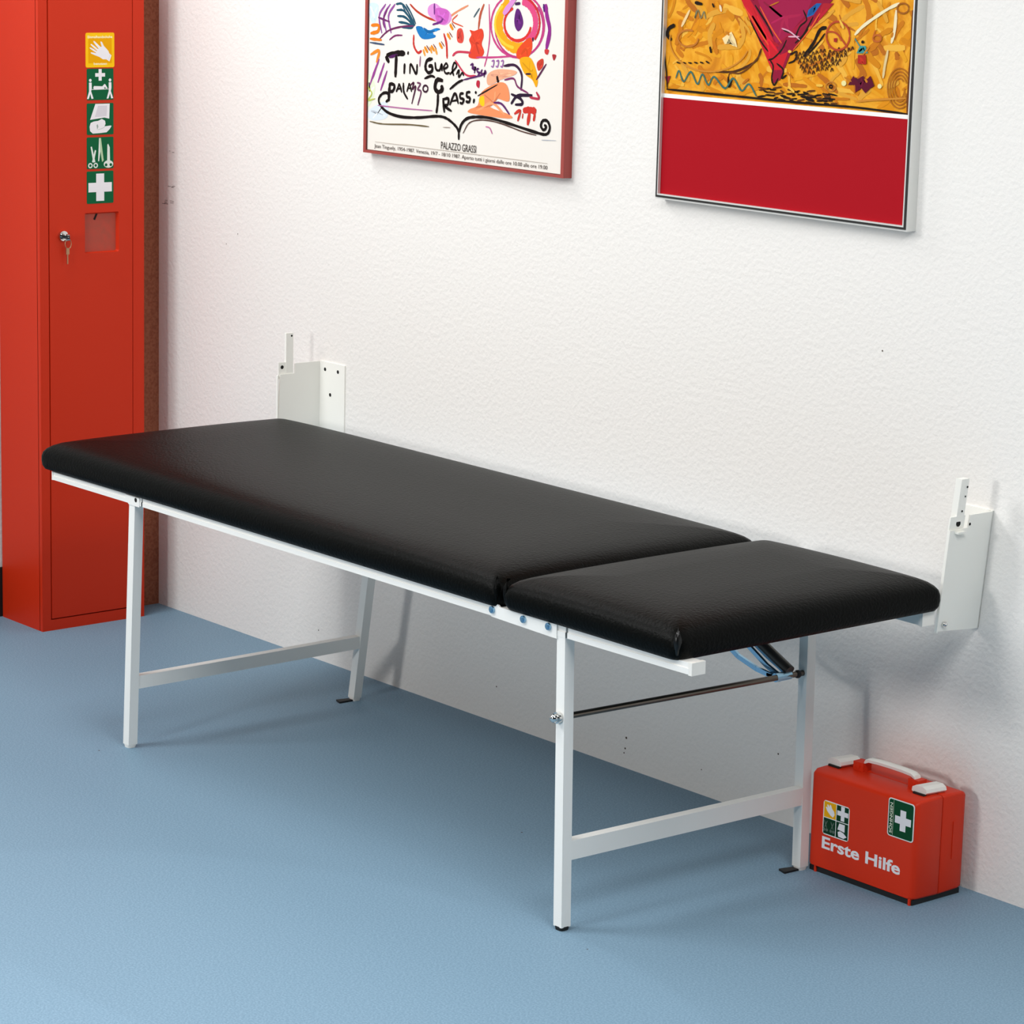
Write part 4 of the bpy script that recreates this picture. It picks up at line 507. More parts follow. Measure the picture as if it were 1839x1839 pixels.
def bar_frame(bm, x0, z0, x1, z1, wl, wr, wb, wt, yb, yf, mi=0):
    box(bm, (x0, yf, z0), (x0+wl, yb, z1), mi)
    box(bm, (x1-wr, yf, z0), (x1, yb, z1), mi)
    box(bm, (x0+wl, yf, z0), (x1-wr, yb, z0+wb), mi)
    box(bm, (x0+wl, yf, z1-wt), (x1-wr, yb, z1), mi)

PX0, PX1, PZ0, PZ1 = -1.5048, -0.7885, 1.2672, 2.25
pic = thing('framed_poster', ((PX0+PX1)/2, -0.011, PZ0), 'colourful painted exhibition poster with black hand lettering in a thin red-brown frame', 'picture')
bm = bmesh.new()
bar_frame(bm, PX0, PZ0, PX1, PZ1, .0095, .0100, .0065, .010, 0.0, -0.024)
link_mesh('frame', bm, M_FRAME, pic, bevel=0.0025)
bm = bmesh.new()
bar_frame(bm, PX0+.009, PZ0+.006, PX1-.0095, PZ1-.0095, .0016, .0012, .0016, .0016, -0.004, -0.0215)
link_mesh('frame_lip', bm, M_FRAMEDARK, pic)
bm = bmesh.new()
box(bm, (PX0+.005, -0.0195, PZ0+.003), (PX1-.005, -0.002, PZ1-.005))
sheet = link_mesh('print', bm, M_PAPER, pic)
K = Ink(lambda a, b, e: (a, -0.0197-e, b))
draw_items(K, POSTER_INK, 0, True)
rnd = random.Random(11)       # the upper part of the sheet goes on in the same loose brush marks
for k in range(70):
    x, z = rnd.uniform(PX0+.05, PX1-.09), rnd.uniform(1.66, PZ1-.08)
    a, l = rnd.uniform(0, 6.28), rnd.uniform(.03, .10)
    K.stroke([(x, z), (x+l*math.cos(a)*.5+rnd.uniform(-.02, .02), z+l*math.sin(a)*.5), (x+l*math.cos(a), z+l*math.sin(a))], rnd.uniform(.006, .02), ink(rnd.choice(('C2427E', 'F0A21C', 'D6332C', '1F4E63', '1C73B5', '8E4F95', 'B23A28', '6B2A66', 'D58CCB', 'E8983A'))), k)
TX = ink('2E2620')
K.text('PALAZZO GRASSI', -1.2175, 1.2975, 0.0165, TX, width=0.126)
K.text('Jean Tinguely, 1954-1987. Venezia, 19/7 - 18/10 1987. Aperto tutti i giorni dalle ore 10.00 alle ore 19.00', -1.466, 1.2812, 0.0085, ink('4A4038'), width=0.620)
K.stroke([(-1.464, 1.2945), (-1.2, 1.2943), (-0.846, 1.2942)], 0.0012, ink('A89C90'))
K.build('artwork', sheet)

QX0, QX1, QZ0, QZ1 = -0.4945, 0.2120, 1.2515, 2.26
pt = thing('framed_painting', ((QX0+QX1)/2, -0.014, QZ0), 'golden painting with a dark red wedge above a plain crimson field, pale metal frame', 'picture')
bm = bmesh.new()
bar_frame(bm, QX0, QZ0, QX1, QZ1, .0026, .0030, .0036, .0030, 0.0, -0.0245)
link_mesh('frame', bm, M_ALU, pt, bevel=0.0008)
bm = bmesh.new()
bar_frame(bm, QX0+.0024, QZ0+.0034, QX1-.0028, QZ1-.0028, .0052, .0046, .0046, .0046, -0.002, -0.0262)
link_mesh('frame_groove', bm, M_BLACKLIP, pt)
bm = bmesh.new()
bar_frame(bm, QX0+.0074, QZ0+.0078, QX1-.0072, QZ1-.0072, .0022, .0030, .0030, .0030, -0.002, -0.0268)
link_mesh('frame_lip', bm, M_ALU, pt)
m = mat('golden_brushwork', 'D98A10', 0.6, spec=0.1, mottle=(9, 'C87C1A', 0.40, 0.66))
nt = m.node_tree
rampn = [n for n in nt.nodes if n.type == 'VALTORGB'][0]
rampn.color_ramp.elements.new(0.52).color = hexcol('E9A62E')
rampn.color_ramp.elements.new(0.60).color = hexcol('D98C1E')
noise = [n for n in nt.nodes if n.type == 'TEX_NOISE'][0]
noise.inputs['Distortion'].default_value = 1.6
noise.inputs['Detail'].default_value = 7
bm = bmesh.new()
box(bm, (QX0+.003, -0.0175, QZ0+.003), (QX1-.003, -0.003, QZ1-.003))
canvas = link_mesh('canvas', bm, m, pt)
K = Ink(lambda a, b, e: (a, -0.0177-e, b))
rnd = random.Random(9)
for k in range(260):       # loose golden underpainting
    x, z = rnd.uniform(QX0+.02, QX1-.02), rnd.uniform(1.478, 1.70 if k < 190 else QZ1-.03)
    a, l = rnd.uniform(0, 6.28), rnd.uniform(.03, .09)
    p = [(x, z), (x+l*.5*math.cos(a)+rnd.uniform(-.012, .012), z+l*.4*math.sin(a)), (x+l*math.cos(a), z+l*.7*math.sin(a))]
    p = [(min(max(u, QX0+.014), QX1-.014), min(max(v, 1.478), QZ1-.015)) for u, v in p]
    K.stroke(p, rnd.uniform(.004, .014), ink(rnd.choice(('D98A14', 'E09A20', 'C47416', 'E8AE40', 'B4661A', 'D89A34', 'CC8014'))), k)
draw_items(K, PAINT_INK)
rnd = random.Random(5)
K.poly([(-0.272, 1.672), (0.010, 1.690), (0.06, 1.80), (0.02, 1.91), (-0.12, 1.85), (-0.27, 1.91), (-0.34, 1.80)], ink('8E1434'))
for k in range(40):
    x, z = rnd.uniform(QX0+.04, QX1-.06), rnd.uniform(1.68, QZ1-.05)
    K.stroke([(x, z), (x+rnd.uniform(-.05, .05), z+rnd.uniform(-.02, .06)), (x+rnd.uniform(-.08, .08), z+rnd.uniform(-.04, .08))], rnd.uniform(.003, .010), ink(rnd.choice(('C07820', 'E8B84A', '1C120C', 'B86A1C', '8E1434'))), k)
K.poly([(QX0+.0085, 1.4600), (QX1-.009, 1.4630), (QX1-.009, 1.4710), (QX0+.009, 1.4684)], ink('F1EEEA'))
K.poly([(QX0+.009, QZ0+.008), (QX1-.009, QZ0+.008), (QX1-.009, 1.4630), (QX0+.009, 1.4600)], ink('A80A1A'))
K.build('artwork', canvas)

# ------------------------------------------------------------------ wall brackets
# bracket beside the cabinet: web out from the wall, flange flat on the wall towards the poster
bx = -1.692
br = thing('wall_bracket', (bx, 0.0, 0.60), 'white steel wall bracket with three screw holes, behind the foot end of the couch', 'bracket', 'wall brackets of the couch')
def web_poly(x, t, outline):
    bm = bmesh.new()
    hull8(bm, [(x-t, y, z) for y, z in outline], [(x, y, z) for y, z in outline])
    return bm
link_mesh('web', web_poly(bx, 0.003, [(-.128,.55),(0,.55),(0,.7475),(-.0785,.7475),(-.0785,.7235),(-.122,.7235)]), M_BRACKET, br)
bm = bmesh.new()
box(bm, (bx-0.005, -.1295, .55), (bx+0.0005, -.1265, .722))
link_mesh('front_lip', bm, M_BRACKET, br, bevel=0.0008)
bm = bmesh.new()
box(bm, (bx-0.001, -0.0035, .55), (bx+.0995, 0.0, .7485))
for x, z in ((-1.6714,.7298),(-1.6194,.7300),(-1.6498,.6700)):
    disc(bm, (x, -0.0038, z), .0045, 'y', 1)
link_mesh('wall_flange', bm, [M_BRACKET, M_HOLE], br)
bm = bmesh.new()
box(bm, (bx-.009, -.1035, .715), (bx-.002, -.0825, .822))
disc(bm, (bx-.0018, -.0875, .815), .0026, 'x', 1)
link_mesh('latch_strap', bm, [M_BRACKET, M_HOLE], br, bevel=0.0008)
bm = bmesh.new()
box(bm, (bx-.0065, -.124, .7120), (bx-.0035, -.0825, .7520))
disc(bm, (bx-.0032, -.114, .7405), .0046, 'x', 1)
link_mesh('latch_plate', bm, [M_BRACKET, M_HOLE], br)

# bracket by the head end, hung a little askew
br = thing('wall_bracket', (0.435, 0.0, 0.52), 'white steel wall bracket hung slightly askew by the head end, above the first aid case', 'bracket', 'wall brackets of the couch')
def skew(z):
    return 0.4250 + (z-0.517)*0.0914
def sk(y, z, off=0.0):
    return (skew(z)+off, y, z)
outline = [(-.118,.527),(0.0,.517),(0.0,.7476),(-.062,.7560),(-.064,.728),(-.1205,.7245)]
outline = [(-.1175,.5265),(0.0,.517),(0.0,.7476),(-.066,.7476),(-.068,.7235),(-.1165,.7225)]
bm = bmesh.new()
hull8(bm, [sk(y, z, -.003) for y, z in outline], [sk(y, z) for y, z in outline])
for y, z, r in ((-.0645,.7300,.0028), (-.088,.7345,.0001)):
    disc(bm, sk(y, z, .0004), r, 'x', 1)
link_mesh('web', bm, [M_BRACKET, M_HOLE], br)
bm = bmesh.new()
hull8(bm, [sk(-.1195,.524,-.006), sk(-.1195,.524,.0004), sk(-.1170,.524,.0004), sk(-.1170,.524,-.006)], [sk(-.1180,.7235,-.006), sk(-.1180,.7235,.0004), sk(-.1155,.7235,.0004), sk(-.1155,.7235,-.006)])
link_mesh('front_lip', bm, M_BRACKET, br)
bm = bmesh.new()
hull8(bm, [sk(-.0035,.517,-.10), sk(-.0035,.517,0), sk(0,.517,0), sk(0,.517,-.10)], [sk(-.0035,.7490,-.10), sk(-.0035,.7490,0), sk(0,.7490,0), sk(0,.7490,-.10)])
link_mesh('wall_flange', bm, M_BRACKET, br)
bm = bmesh.new()
hull8(bm, [sk(-.1015,.70,-.018), sk(-.1015,.70,-.0035), sk(-.0805,.70,-.0035), sk(-.0805,.70,-.018)], [sk(-.0985,.819,-.018), sk(-.0985,.819,-.0035), sk(-.0775,.819,-.0035), sk(-.0775,.819,-.018)])
for y, z, r in ((-.081,.803,.0022), (-.0835,.785,.0018), (-.0875,.757,.0022)):
    disc(bm, sk(y, z, -.0028), r, 'x', 1)
link_mesh('latch_strap', bm, [M_BRACKET, M_HOLE], br, bevel=0.0006)
bm = bmesh.new()
hull8(bm, [sk(-.104,.716,-.002), sk(-.104,.716,.009), sk(-.082,.716,.009), sk(-.082,.716,-.002)], [sk(-.104,.7195,-.002), sk(-.104,.7195,.009), sk(-.082,.7195,.009), sk(-.082,.7195,-.002)])
link_mesh('bent_tab', bm, M_BRACKET, br)
bm = bmesh.new()
hull8(bm, [sk(-.118,.7150,-.0065), sk(-.118,.7150,-.0033), sk(-.078,.7150,-.0033), sk(-.078,.7150,-.0065)], [sk(-.116,.7480,-.0065), sk(-.116,.7480,-.0033), sk(-.076,.7480,-.0033), sk(-.076,.7480,-.0065)])
disc(bm, sk(-.0935,.7340,-.0030), .0062, 'x', 1)
link_mesh('latch_plate', bm, [M_BRACKET, M_HOLE], br)
bm = bmesh.new()
tube(bm, sk(-.1035,.5395,-.004), sk(-.1035,.5395,.005), .0062, 6)
ball(bm, sk(-.1035,.5395,.006), .0038)
link_mesh('pivot_bolt', bm, M_CHROME, br, smooth=True)

# ------------------------------------------------------------------ examination couch
couch = thing('examination_couch', (-0.58, -0.48, 0.0), 'black padded folding examination couch on a white tubular frame, hinged to the wall brackets', 'couch')
YF = -0.7994
LW = 0.0225
def rail(name, x0, x1, y0, y1, z0a, z1a, z0b, z1b, m=M_WHITE, bevel=0.003):
    bm = bmesh.new()
    hull8(bm, [(x0,y0,z0a),(x0,y1,z0a),(x0,y1,z1a),(x0,y0,z1a)], [(x1,y0,z0b),(x1,y1,z0b),(x1,y1,z1b),(x1,y0,z1b)])
    if name == 'frame_rail' and y0 < -.5:      # raised lower band along the outer face
        f = lambda a, b: a+(b-a)*.52
        e = .0016
        hull8(bm, [(x0,y0-e,z0a),(x0,y0+.002,z0a),(x0,y0+.002,f(z0a,z1a)),(x0,y0-e,f(z0a,z1a))], [(x1,y0-e,z0b),(x1,y0+.002,z0b),(x1,y0+.002,f(z0b,z1b)),(x1,y0-e,f(z0b,z1b))])
        bevel = .0007
    return link_mesh(name, bm, m, couch, bevel=bevel)
rail('frame_rail', -1.6136, -1.2500, YF, YF+.03, .5515, .5690, .5525, .5705)
rail('frame_rail', -1.2440, 0.1480, YF, YF+.03, .5525, .5705, .5525, .5730)
rail('frame_rail', 0.1540, 0.4720, YF, YF+.03, .5535, .5740, .5560, .5765)
rail('frame_rail', -1.6136, 0.1480, -.175, -.145, .5515, .5700, .5540, .5740)
rail('frame_rail', 0.1540, 0.4310, -.175, -.145, .5480, .5730, .5480, .5735)
rail('cross_rail', -1.6136, -1.5836, YF+.03, -.175, .5515, .5690, .5525, .5700)
rail('cross_rail', 0.1010, 0.1310, YF+.03, -.175, .5530, .5710, .5530, .5715)
for x0, y0, y1, z0, z1 in ((.4700, YF-.0012, YF+.0312, .5545, .5775), (.4310, -.1762, -.1438, .5470, .5750)):
    bm = bmesh.new()
    box(bm, (x0, y0, z0), (x0+.009, y1, z1))
    tag(link_mesh('end_cap', bm, M_WPLASTIC, couch, bevel=0.002), 'white plastic end cap')
bm = bmesh.new()
box(bm, (-1.6180, YF-.0012, .5505), (-1.6130, YF+.0312, .5700))
tag(link_mesh('end_cap', bm, M_WPLASTIC, couch, bevel=0.0015), 'white plastic end cap')
# joint plates where the leg frames fold
bm = bmesh.new()
pl = [(-.0600,.5515),(.1090,.5480),(.1265,.5480),(.1265,.5740),(-.0350,.5735),(-.0420,.5790),(-.0480,.5800),(-.0600,.5700)]
hull8(bm, [(x, YF-.0035, z) for x, z in pl], [(x, YF, z) for x, z in pl])
plate_o = link_mesh('hinge_plate', bm, M_WHITE, couch)
for x, z in ((-.0548,.5655), (.0348,.5655), (.1052,.5665)):
    bm = bmesh.new()
    tube(bm, (x, YF-.0035, z), (x, YF-.0075, z), .0068, 16)
    tube(bm, (x, YF-.0075, z), (x, YF-.0100, z), .0040, 6)
    tag(link_mesh('bolt', bm, M_ZINC, plate_o, smooth=True), 'blue zinc bolt')
bm = bmesh.new()
pl = [(-1.2960,.5500),(-1.2545,.5500),(-1.2545,.5700),(-1.3100,.5700),(-1.3100,.5600)]
hull8(bm, [(x, YF-.0030, z) for x, z in pl], [(x, YF, z) for x, z in pl])
disc(bm, (-1.2680, YF-.0033, .5640), .0050, 'y', 1)
link_mesh('hinge_plate', bm, [M_WHITE, M_HOLE], couch)
# legs
LEGS = {
    'fl': ((-1.3195, -0.8030, 0.0), (-1.2970, YF-.001, .5560)),
    'fr': ((0.1373, -0.7997, 0.0), (0.1250, YF-.001, .5560)),
    'bl': ((-1.3484, -0.1632, 0.0), (-1.2480, -.1730, .5530)),
    'br': ((0.1486, -0.1917, 0.0), (0.1270, -.1780, .5540)),
}
leg_obj = {}
for k, (b, t) in LEGS.items():
    bm = bmesh.new()
    base = (b[0], b[1], 0.007)
    leg_tube(bm, base, t, LW)
    lg = link_mesh('leg', bm, M_WHITE, couch, bevel=0.0035)
    leg_obj[k] = lg
    bm = bmesh.new()
    hull8(bm, [(x, y, 0.0) for x, y in rrect(b[0]+.001, b[1]+.001, b[0]+LW-.001, b[1]+LW-.001, .007)], [(x, y, 0.008) for x, y in rrect(b[0]-.0002, b[1]-.0002, b[0]+LW+.0002, b[1]+LW+.0002, .006)])
    tag(link_mesh('foot_glide', bm, M_RUBBER if k == 'fr' else M_WPLASTIC, lg), 'black rubber glide' if k == 'fr' else None)
for k in ('bl', 'br'):
    b = LEGS[k][0]
    bm = bmesh.new()
    pts = [(b[0]-.006, b[1]-.030), (b[0]+.016, b[1]-.036), (b[0]+.018, b[1]+.004), (b[0]+.002, b[1]+.004)]
    hull8(bm, [(x, y, 0.0) for x, y in pts], [(x, y, 0.004) for x, y in pts])
    tag(link_mesh('foot_tab', bm, M_RUBBER, leg_obj[k]), 'flat black foot tab')
def along(k, z):
    b, t = LEGS[k]
    f = z/t[2]
    return (b[0]+(t[0]-b[0])*f, b[1]+(t[1]-b[1])*f)
for a, b, z0, z1, zb0, zb1 in (('fl', 'bl', .134, .163, .134, .163), ('fr', 'br', .133, .170, .133, .168)):
    bm = bmesh.new()
    xa, ya = along(a, z0)
    xb, yb = along(b, z0)
    lo = [(xa+.0015, ya+LW-.003, z0), (xa+LW-.0008, ya+LW-.003, z0), (xa+LW-.0008, ya+LW-.003, z1), (xa+.0015, ya+LW-.003, z1)]
    hi = [(xb+.0015, yb+.003, zb0), (xb+LW-.0008, yb+.003, zb0), (xb+LW-.0008, yb+.003, zb1), (xb+.0015, yb+.003, zb1)]
    hull8(bm, lo, hi)
    link_mesh('stretcher', bm, M_WHITE, couch, bevel=0.0025)
# round rod between the legs at the head end, with its locking brace
bm = bmesh.new()
tube(bm, (.1385, YF-.012, .4030), (.1445, -.172, .3945), .0058, 16)
rod = link_mesh('cross_rod', bm, M_STEEL, couch, smooth=True)
bm = bmesh.new()
tube(bm, (.1385, YF-.002, .4032), (.1385, YF-.009, .4032), .0105, 20)
ball(bm, (.1385, YF-.014, .4035), .0082)
link_mesh('rod_nut', bm, M_CHROME, rod, smooth=True)
bm = bmesh.new()
ball(bm, (.1445, -.196, .3945), .0082)
tag(link_mesh('rod_nut', bm, M_RUBBER, rod, smooth=True), 'black rod end')
bm = bmesh.new()
ex, ey, ez = .141, -.232, .3950
def arm(pts, w, y0, y1, mi=0):
    for (xa, za), (xb, zb) in zip(pts, pts[1:]):
        d = Vector((xb-xa, zb-za)).normalized()
        n = Vector((-d.y, d.x))*w*.5
        q = [(xa+n.x, za+n.y), (xa-n.x, za-n.y), (xb-n.x, zb-n.y), (xb+n.x, zb+n.y)]
        hull8(bm, [(ex+x, y0, ez+z) for x, z in q], [(ex+x, y1, ez+z) for x, z in q], mi)
arm([(.004, -.004), (-.060, .004), (-.112, .018), (-.30, .120)], .0095, ey-.016, ey-.010)
arm([(-.010, -.001), (-.045, .012), (-.085, .034), (-.30, .150)], .0085, ey-.004, ey+.002)
arm([(.002, .003), (-.055, .027), (-.10, .050), (-.34, .160)], .0090, ey+.008, ey+.012)
hull8(bm, [(ex-.03, ey-.016, ez-.003), (ex-.03, ey+.012, ez-.003), (ex-.03, ey+.012, ez+.003), (ex-.03, ey-.016, ez+.003)], [(ex+.006, ey-.016, ez-.007), (ex+.006, ey+.012, ez-.007), (ex+.006, ey+.012, ez+.003), (ex+.006, ey-.016, ez+.003)])
tube(bm, (ex, ey-.022, ez), (ex, ey+.018, ez), .0088, 18)
brace = link_mesh('locking_brace', bm, M_ZINC, couch)
bm = bmesh.new()
tube(bm, (ex+.006, ey+.012, ez+.010), (ex-.30, ey+.012, ez+.155), .0105, 14)
tag(link_mesh('brace_tube', bm, mat('grey_tube', '4A4844', 0.4, metal=0.6), brace, smooth=True), 'dark grey tube inside the brace')

# padding
def cushion(name, x0, x1, y0, y1, z0, label):
    prof = [(.016, 0.0), (.006, .002), (.0015, .010), (0.0, .022), (0.0005, .033), (.003, .043), (.009, .051), (.018, .0575), (.032, .063), (.054, .0672), (.09, .0705), (.15, .0730), (.22, .0742), (.29, .0745)]
    bm = bmesh.new()
    loops = []
    cx, cy = (x0+x1)/2, (y0+y1)/2
    hx, hy = (x1-x0)/2, (y1-y0)/2
    lim = min(hx, hy)*.7
    for ins, h in prof:
        if ins > lim: continue
        r = max(.020-ins*.2, .006)
        ix = iy = ins
        c = rrect(cx-hx+ix, cy-hy+iy, cx+hx-ix, cy+hy-iy, r, 5)
        pts = []
        for k, p in enumerate(c):          # extra points along the straight sides
            pts.append(p)
            q = c[(k+1) % len(c)]
            if k % 6 == 5:
                for t in range(1, 16):
                    f = t/16
                    f = .5-.5*math.cos(math.pi*f)
                    pts.append((p[0]+(q[0]-p[0])*f, p[1]+(q[1]-p[1])*f))
        loop = []
        for x, y in pts:
            dc = math.hypot(hx-abs(x-cx), hy-abs(y-cy))
            loop.append(bm.verts.new((x, y, z0+h-.010*(h/.07)**2*math.exp(-dc/.075)*max(0.0, 1-ins/.14))))
        loops.append(loop)
    n = len(loops[0])
    for a, b in zip(loops, loops[1:]):
        for i in range(n):
            bm.faces.new((a[i], a[(i+1) % n], b[(i+1) % n], b[i]))
    bm.faces.new(loops[0][::-1])
    bm.faces.new(loops[-1])
    o = link_mesh(name, bm, M_VINYL, couch)
    o.data.polygons.foreach_set('use_smooth', [True]*len(o.data.polygons))
    if label: o['label'] = label
    return o
pad = cushion('mattress', -1.6560, -0.0330, -.8130, -.1330, .5715, 'long black vinyl pad')
head = cushion('headrest', -0.0220, 0.4540, -.8130, -.1330, .5735, 'short black vinyl head pad')
def corner_fold(cushion_o, x, y, z0, sx, sy, m=M_VINYL):
    """gathered seam of the vinyl at an upright corner"""
    bm = bmesh.new()
    d = Vector((sx, sy, 0)).normalized()
    t = Vector((-d.y, d.x, 0))
    base = Vector((x, y, 0)) - d*.0085
    lo, hi = [], []
    rows = []
    for k in range(9):
        f = k/8
        z = z0 + .012 + .047*f
        w = .0065*math.sin(math.pi*min(f*.9+.1, 1.0))+.0008
        outv = .0030*math.sin(math.pi*f) - (.0 if f < .55 else (f-.55)**2*.055)
        c = base + Vector((0, 0, z))
        rows.append([bm.verts.new(c - t*w - d*.003), bm.verts.new(c - t*w*.3 + d*(outv+.0012)), bm.verts.new(c + t*w*.25 + d*outv), bm.verts.new(c + t*w - d*.003)])
    for a, b in zip(rows, rows[1:]):
        for i in range(3):
            bm.faces.new((a[i], a[i+1], b[i+1], b[i]))
    o = link_mesh('corner_fold', bm, m, cushion_o)
    o.data.polygons.foreach_set('use_smooth', [True]*len(o.data.polygons))
corner_fold(head, 0.4540, -.8130, .5735, 1, -1, M_FOLD)
corner_fold(head, -0.0220, -.8130, .5735, -1, -1)
corner_fold(pad, -0.0330, -.8130, .5715, 1, -1)

# ------------------------------------------------------------------ first aid case
KX0, KX1, KY0, KY1, KYM, KZ0, KZ1 = 0.1660, 0.4460, -0.1690, -0.0250, -0.0960, 0.0095, 0.2070
kit = thing('first_aid_case', ((KX0+KX1)/2, (KY0+KY1)/2, 0.0), 'orange-red plastic first aid case with white latches standing on the floor against the wall', 'case')
def shell(y0, y1, front):
    bm = bmesh.new()
    s = 1 if front else -1
    ye = y0 if front else y1       # outer face, slightly smaller
    yi = y1 if front else y0
    def loop(y, i, zt):
        return [(x, y, z) for x, z in rrect(KX0+i, KZ0+i*.4, KX1-i, zt, (.006 if i < .005 else .005), 5)]
    ls = [loop(yi, .0012, KZ1-.001), loop(yi-s*.002, 0, KZ1), loop(ye+s*.014, .0016, KZ1-.0015), loop(ye+s*.004, .0045, KZ1-.006), loop(ye, .010, KZ1-.012)]
    vs = [[bm.verts.new(p) for p in l] for l in ls]
    n = len(vs[0])
    for a, b in zip(vs, vs[1:]):
        for i in range(n):
            bm.faces.new((a[i], a[(i+1) % n], b[(i+1) % n], b[i]))
    bm.faces.new(vs[0])
    bm.faces.new(vs[-1])
    return bm
front = link_mesh('front_shell', shell(KY0, KYM-.0008, True), M_KIT, kit, smooth=True)
back = link_mesh('back_shell', shell(KYM+.0008, KY1, False), M_KIT, kit, smooth=True)
bm = bmesh.new()
box(bm, (KX0+.004, KYM-.004, KZ0+.004), (KX1-.004, KYM+.004, KZ1-.003))
link_mesh('seam', bm, mat('dark_red_seam', '6A1A10', 0.6), kit)
bm = bmesh.new()
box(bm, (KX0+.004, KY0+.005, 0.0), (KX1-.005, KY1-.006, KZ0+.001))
tag(link_mesh('shade_strip', bm, M_RUBBER, kit, bevel=0.001), 'black strip added as shade under the case')  # black box put in as the contact shadow beneath the case
bm = bmesh.new()
box(bm, (KX1-.002, -.0640, .075), (KX1+.0006, -.0590, .150))
link_mesh('side_rib', bm, M_KIT, back, bevel=0.001)
for x in (KX0+.022, KX1-.010):
    for y in (KY0+.0065, KY1-.012):
        bm = bmesh.new()
        box(bm, (x-.0025, y-.005, 0.0), (x+.0025, y+.005, KZ0+.004))
        link_mesh('foot', bm, M_KIT, kit, bevel=0.0008)
# handle
bm = bmesh.new()
H = [(.2440,.2170),(.2470,.2265),(.2560,.2310),(.2800,.2325),(.3120,.2330),(.3440,.2325),(.3680,.2310),(.3770,.2265),(.3800,.2170)]
pr = []
for x, z in H:
    pr.append([bm.verts.new((x, KYM+dy, z+dz)) for dy, dz in ((-.008,-.0035),(.008,-.0035),(.009,.002),(.005,.0045),(-.005,.0045),(-.009,.002))])
for a, b in zip(pr, pr[1:]):
    for i in range(6):
        bm.faces.new((a[i], a[(i+1) % 6], b[(i+1) % 6], b[i]))
bm.faces.new(pr[0])
bm.faces.new(pr[-1])
tag(link_mesh('handle', bm, M_WPLASTIC, kit, smooth=True), 'white carrying handle')
for x in (.2340, .3780):
    bm = bmesh.new()
    box(bm, (x-.013, KYM-.012, KZ1-.004), (x+.013, KYM+.012, KZ1+.017))
    tube(bm, (x, KYM-.0135, KZ1+.009), (x, KYM+.0135, KZ1+.009), .005, 12)
    link_mesh('handle_mount', bm, M_KIT, kit, bevel=0.002)
for x in (.1890, .4120):
    bm = bmesh.new()
    pts = [(-.026,0.0),(-.024,.010),(-.012,.016),(.012,.0165),(.024,.011),(.027,.003),(.020,-.003),(-.018,-.003)]
    hull8(bm, [(x+a*.72-.002, KYM-.030, KZ1+.003+b*.8) for a, b in pts], [(x+a*.72+.002, KYM+.022, KZ1+.002+b*.8) for a, b in pts])
    lt = link_mesh('latch', bm, M_WPLASTIC, kit, bevel=0.0025)
    tag(lt, 'white latch')
    bm = bmesh.new()
    box(bm, (x-.014, KYM-.034, KZ1-.004), (x+.014, KYM-.026, KZ1+.003))
    link_mesh('latch_hook', bm, M_RUBBER, lt)
# stickers and lettering on the front
KF = KY0-.0004
def kit_sticker(x0, z0, x1, z1, rim):
    bm = bmesh.new()
    hull8(bm, [(x, KY0+.0006, z) for x, z in rrect(x0, z0, x1, z1, .006)], [(x, KF, z) for x, z in rrect(x0, z0, x1, z1, .006)])
    return link_mesh('sticker', bm, ink(rim), front)
DG = '0E4B2C'
st = tag(kit_sticker(.3738, .1248, .4400, .2000, 'ECECE8'), 'green sticker with a large white cross')
K = Ink(lambda a, b, e: (a, KF-e, b))
x0, x1, z0, z1 = .3738, .4400, .1248, .2000
K.poly(rrect(x0+.002, z0+.002, x1-.002, z1-.002, .005), ink(DG))
K.poly(cross_pts(x0+.0385, (z0+z1)/2-.001, .0205, .0145), W)
K.stroke([(x0+.0135, z0+.003), (x0+.0135, z1-.003)], .0010, ink('D8DCC4'))
K.text('SÖHNGEN', x0+.0112, z0+.006, .0065, ink('E6E9D2'), width=.060, bold=0.02, rot=math.pi/2)
K.build('pictogram', st)
x0, x1, z0, z1 = .2052, .2745, .0828, .1520
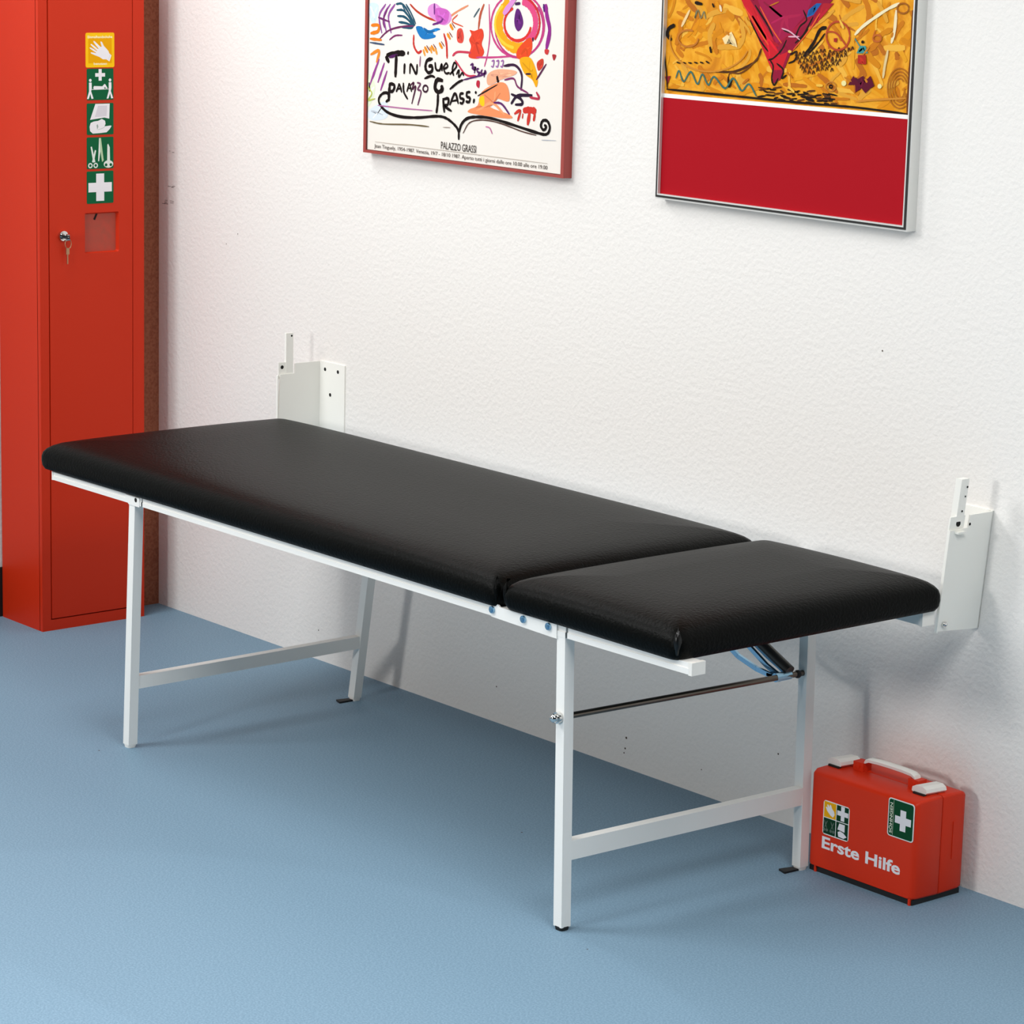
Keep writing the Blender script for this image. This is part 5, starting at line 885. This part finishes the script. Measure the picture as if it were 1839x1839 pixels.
st = tag(kit_sticker(x0, z0, x1, z1, 'EFEFEA'), 'four-part sticker with glove, cross, scissors and bandage')
K = Ink(lambda a, b, e: (a, KF-e, b))
mx, mz = (x0+x1)/2, (z0+z1)/2
K.poly([(x0+.002, mz+.001), (mx-.0008, mz+.001), (mx-.0008, z1-.002), (x0+.002, z1-.002)], ink('F2AF14'))
K.poly([(mx+.0008, mz+.001), (x1-.002, mz+.001), (x1-.002, z1-.002), (mx+.0008, z1-.002)], ink('0F3A24'))
K.poly([(x0+.002, z0+.002), (mx-.0008, z0+.002), (mx-.0008, mz-.0006), (x0+.002, mz-.0006)], ink('0F3A24'))
K.poly([(mx+.0008, z0+.002), (x1-.002, z0+.002), (x1-.002, mz-.0006), (mx+.0008, mz-.0006)], ink('0F3A24'))
q = lambda pts: [(x0+.003+a*.029, z1-.004-b*.028) for a, b in pts]
K.poly(q([(.95,.72),(.80,.95),(.55,.85),(.25,.60),(.10,.35),(.20,.32),(.30,.40),(.22,.15),(.32,.12),(.45,.30),(.46,.10),(.58,.12),(.70,.35),(.88,.50)]), W)
K.poly(cross_pts(mx+.017, mz+.0175, .0145, .0095), W)
for cx in (.008, .0255):
    K.stroke([(x0+cx-.004, mz-.006), (x0+cx+.003, z0+.014)], .0022, ink('5E6E62'))
    K.stroke([(x0+cx+.004, mz-.006), (x0+cx-.003, z0+.014)], .0022, ink('5E6E62'))
    K.poly(circle(x0+cx-.0035, z0+.010, .0032), ink('5E6E62'))
    K.poly(circle(x0+cx+.0035, z0+.010, .0032), ink('5E6E62'))
K.poly([(mx+.009, mz-.003), (mx+.024, mz-.003), (mx+.024, mz-.018), (mx+.005, mz-.016)], W)
K.poly([(mx+.006, mz-.021), (mx+.012, mz-.018), (mx+.021, mz-.020), (mx+.030, mz-.026), (mx+.022, mz-.031), (mx+.008, mz-.030)], W)
K.build('pictogram', st)
K = Ink(lambda a, b, e: (a, KF+.0002-e, b))
K.text('Erste Hilfe', .2050, .0545, .0232, W, width=.2065, bold=0.027)
tag(K.build('lettering', front), 'white words Erste Hilfe')
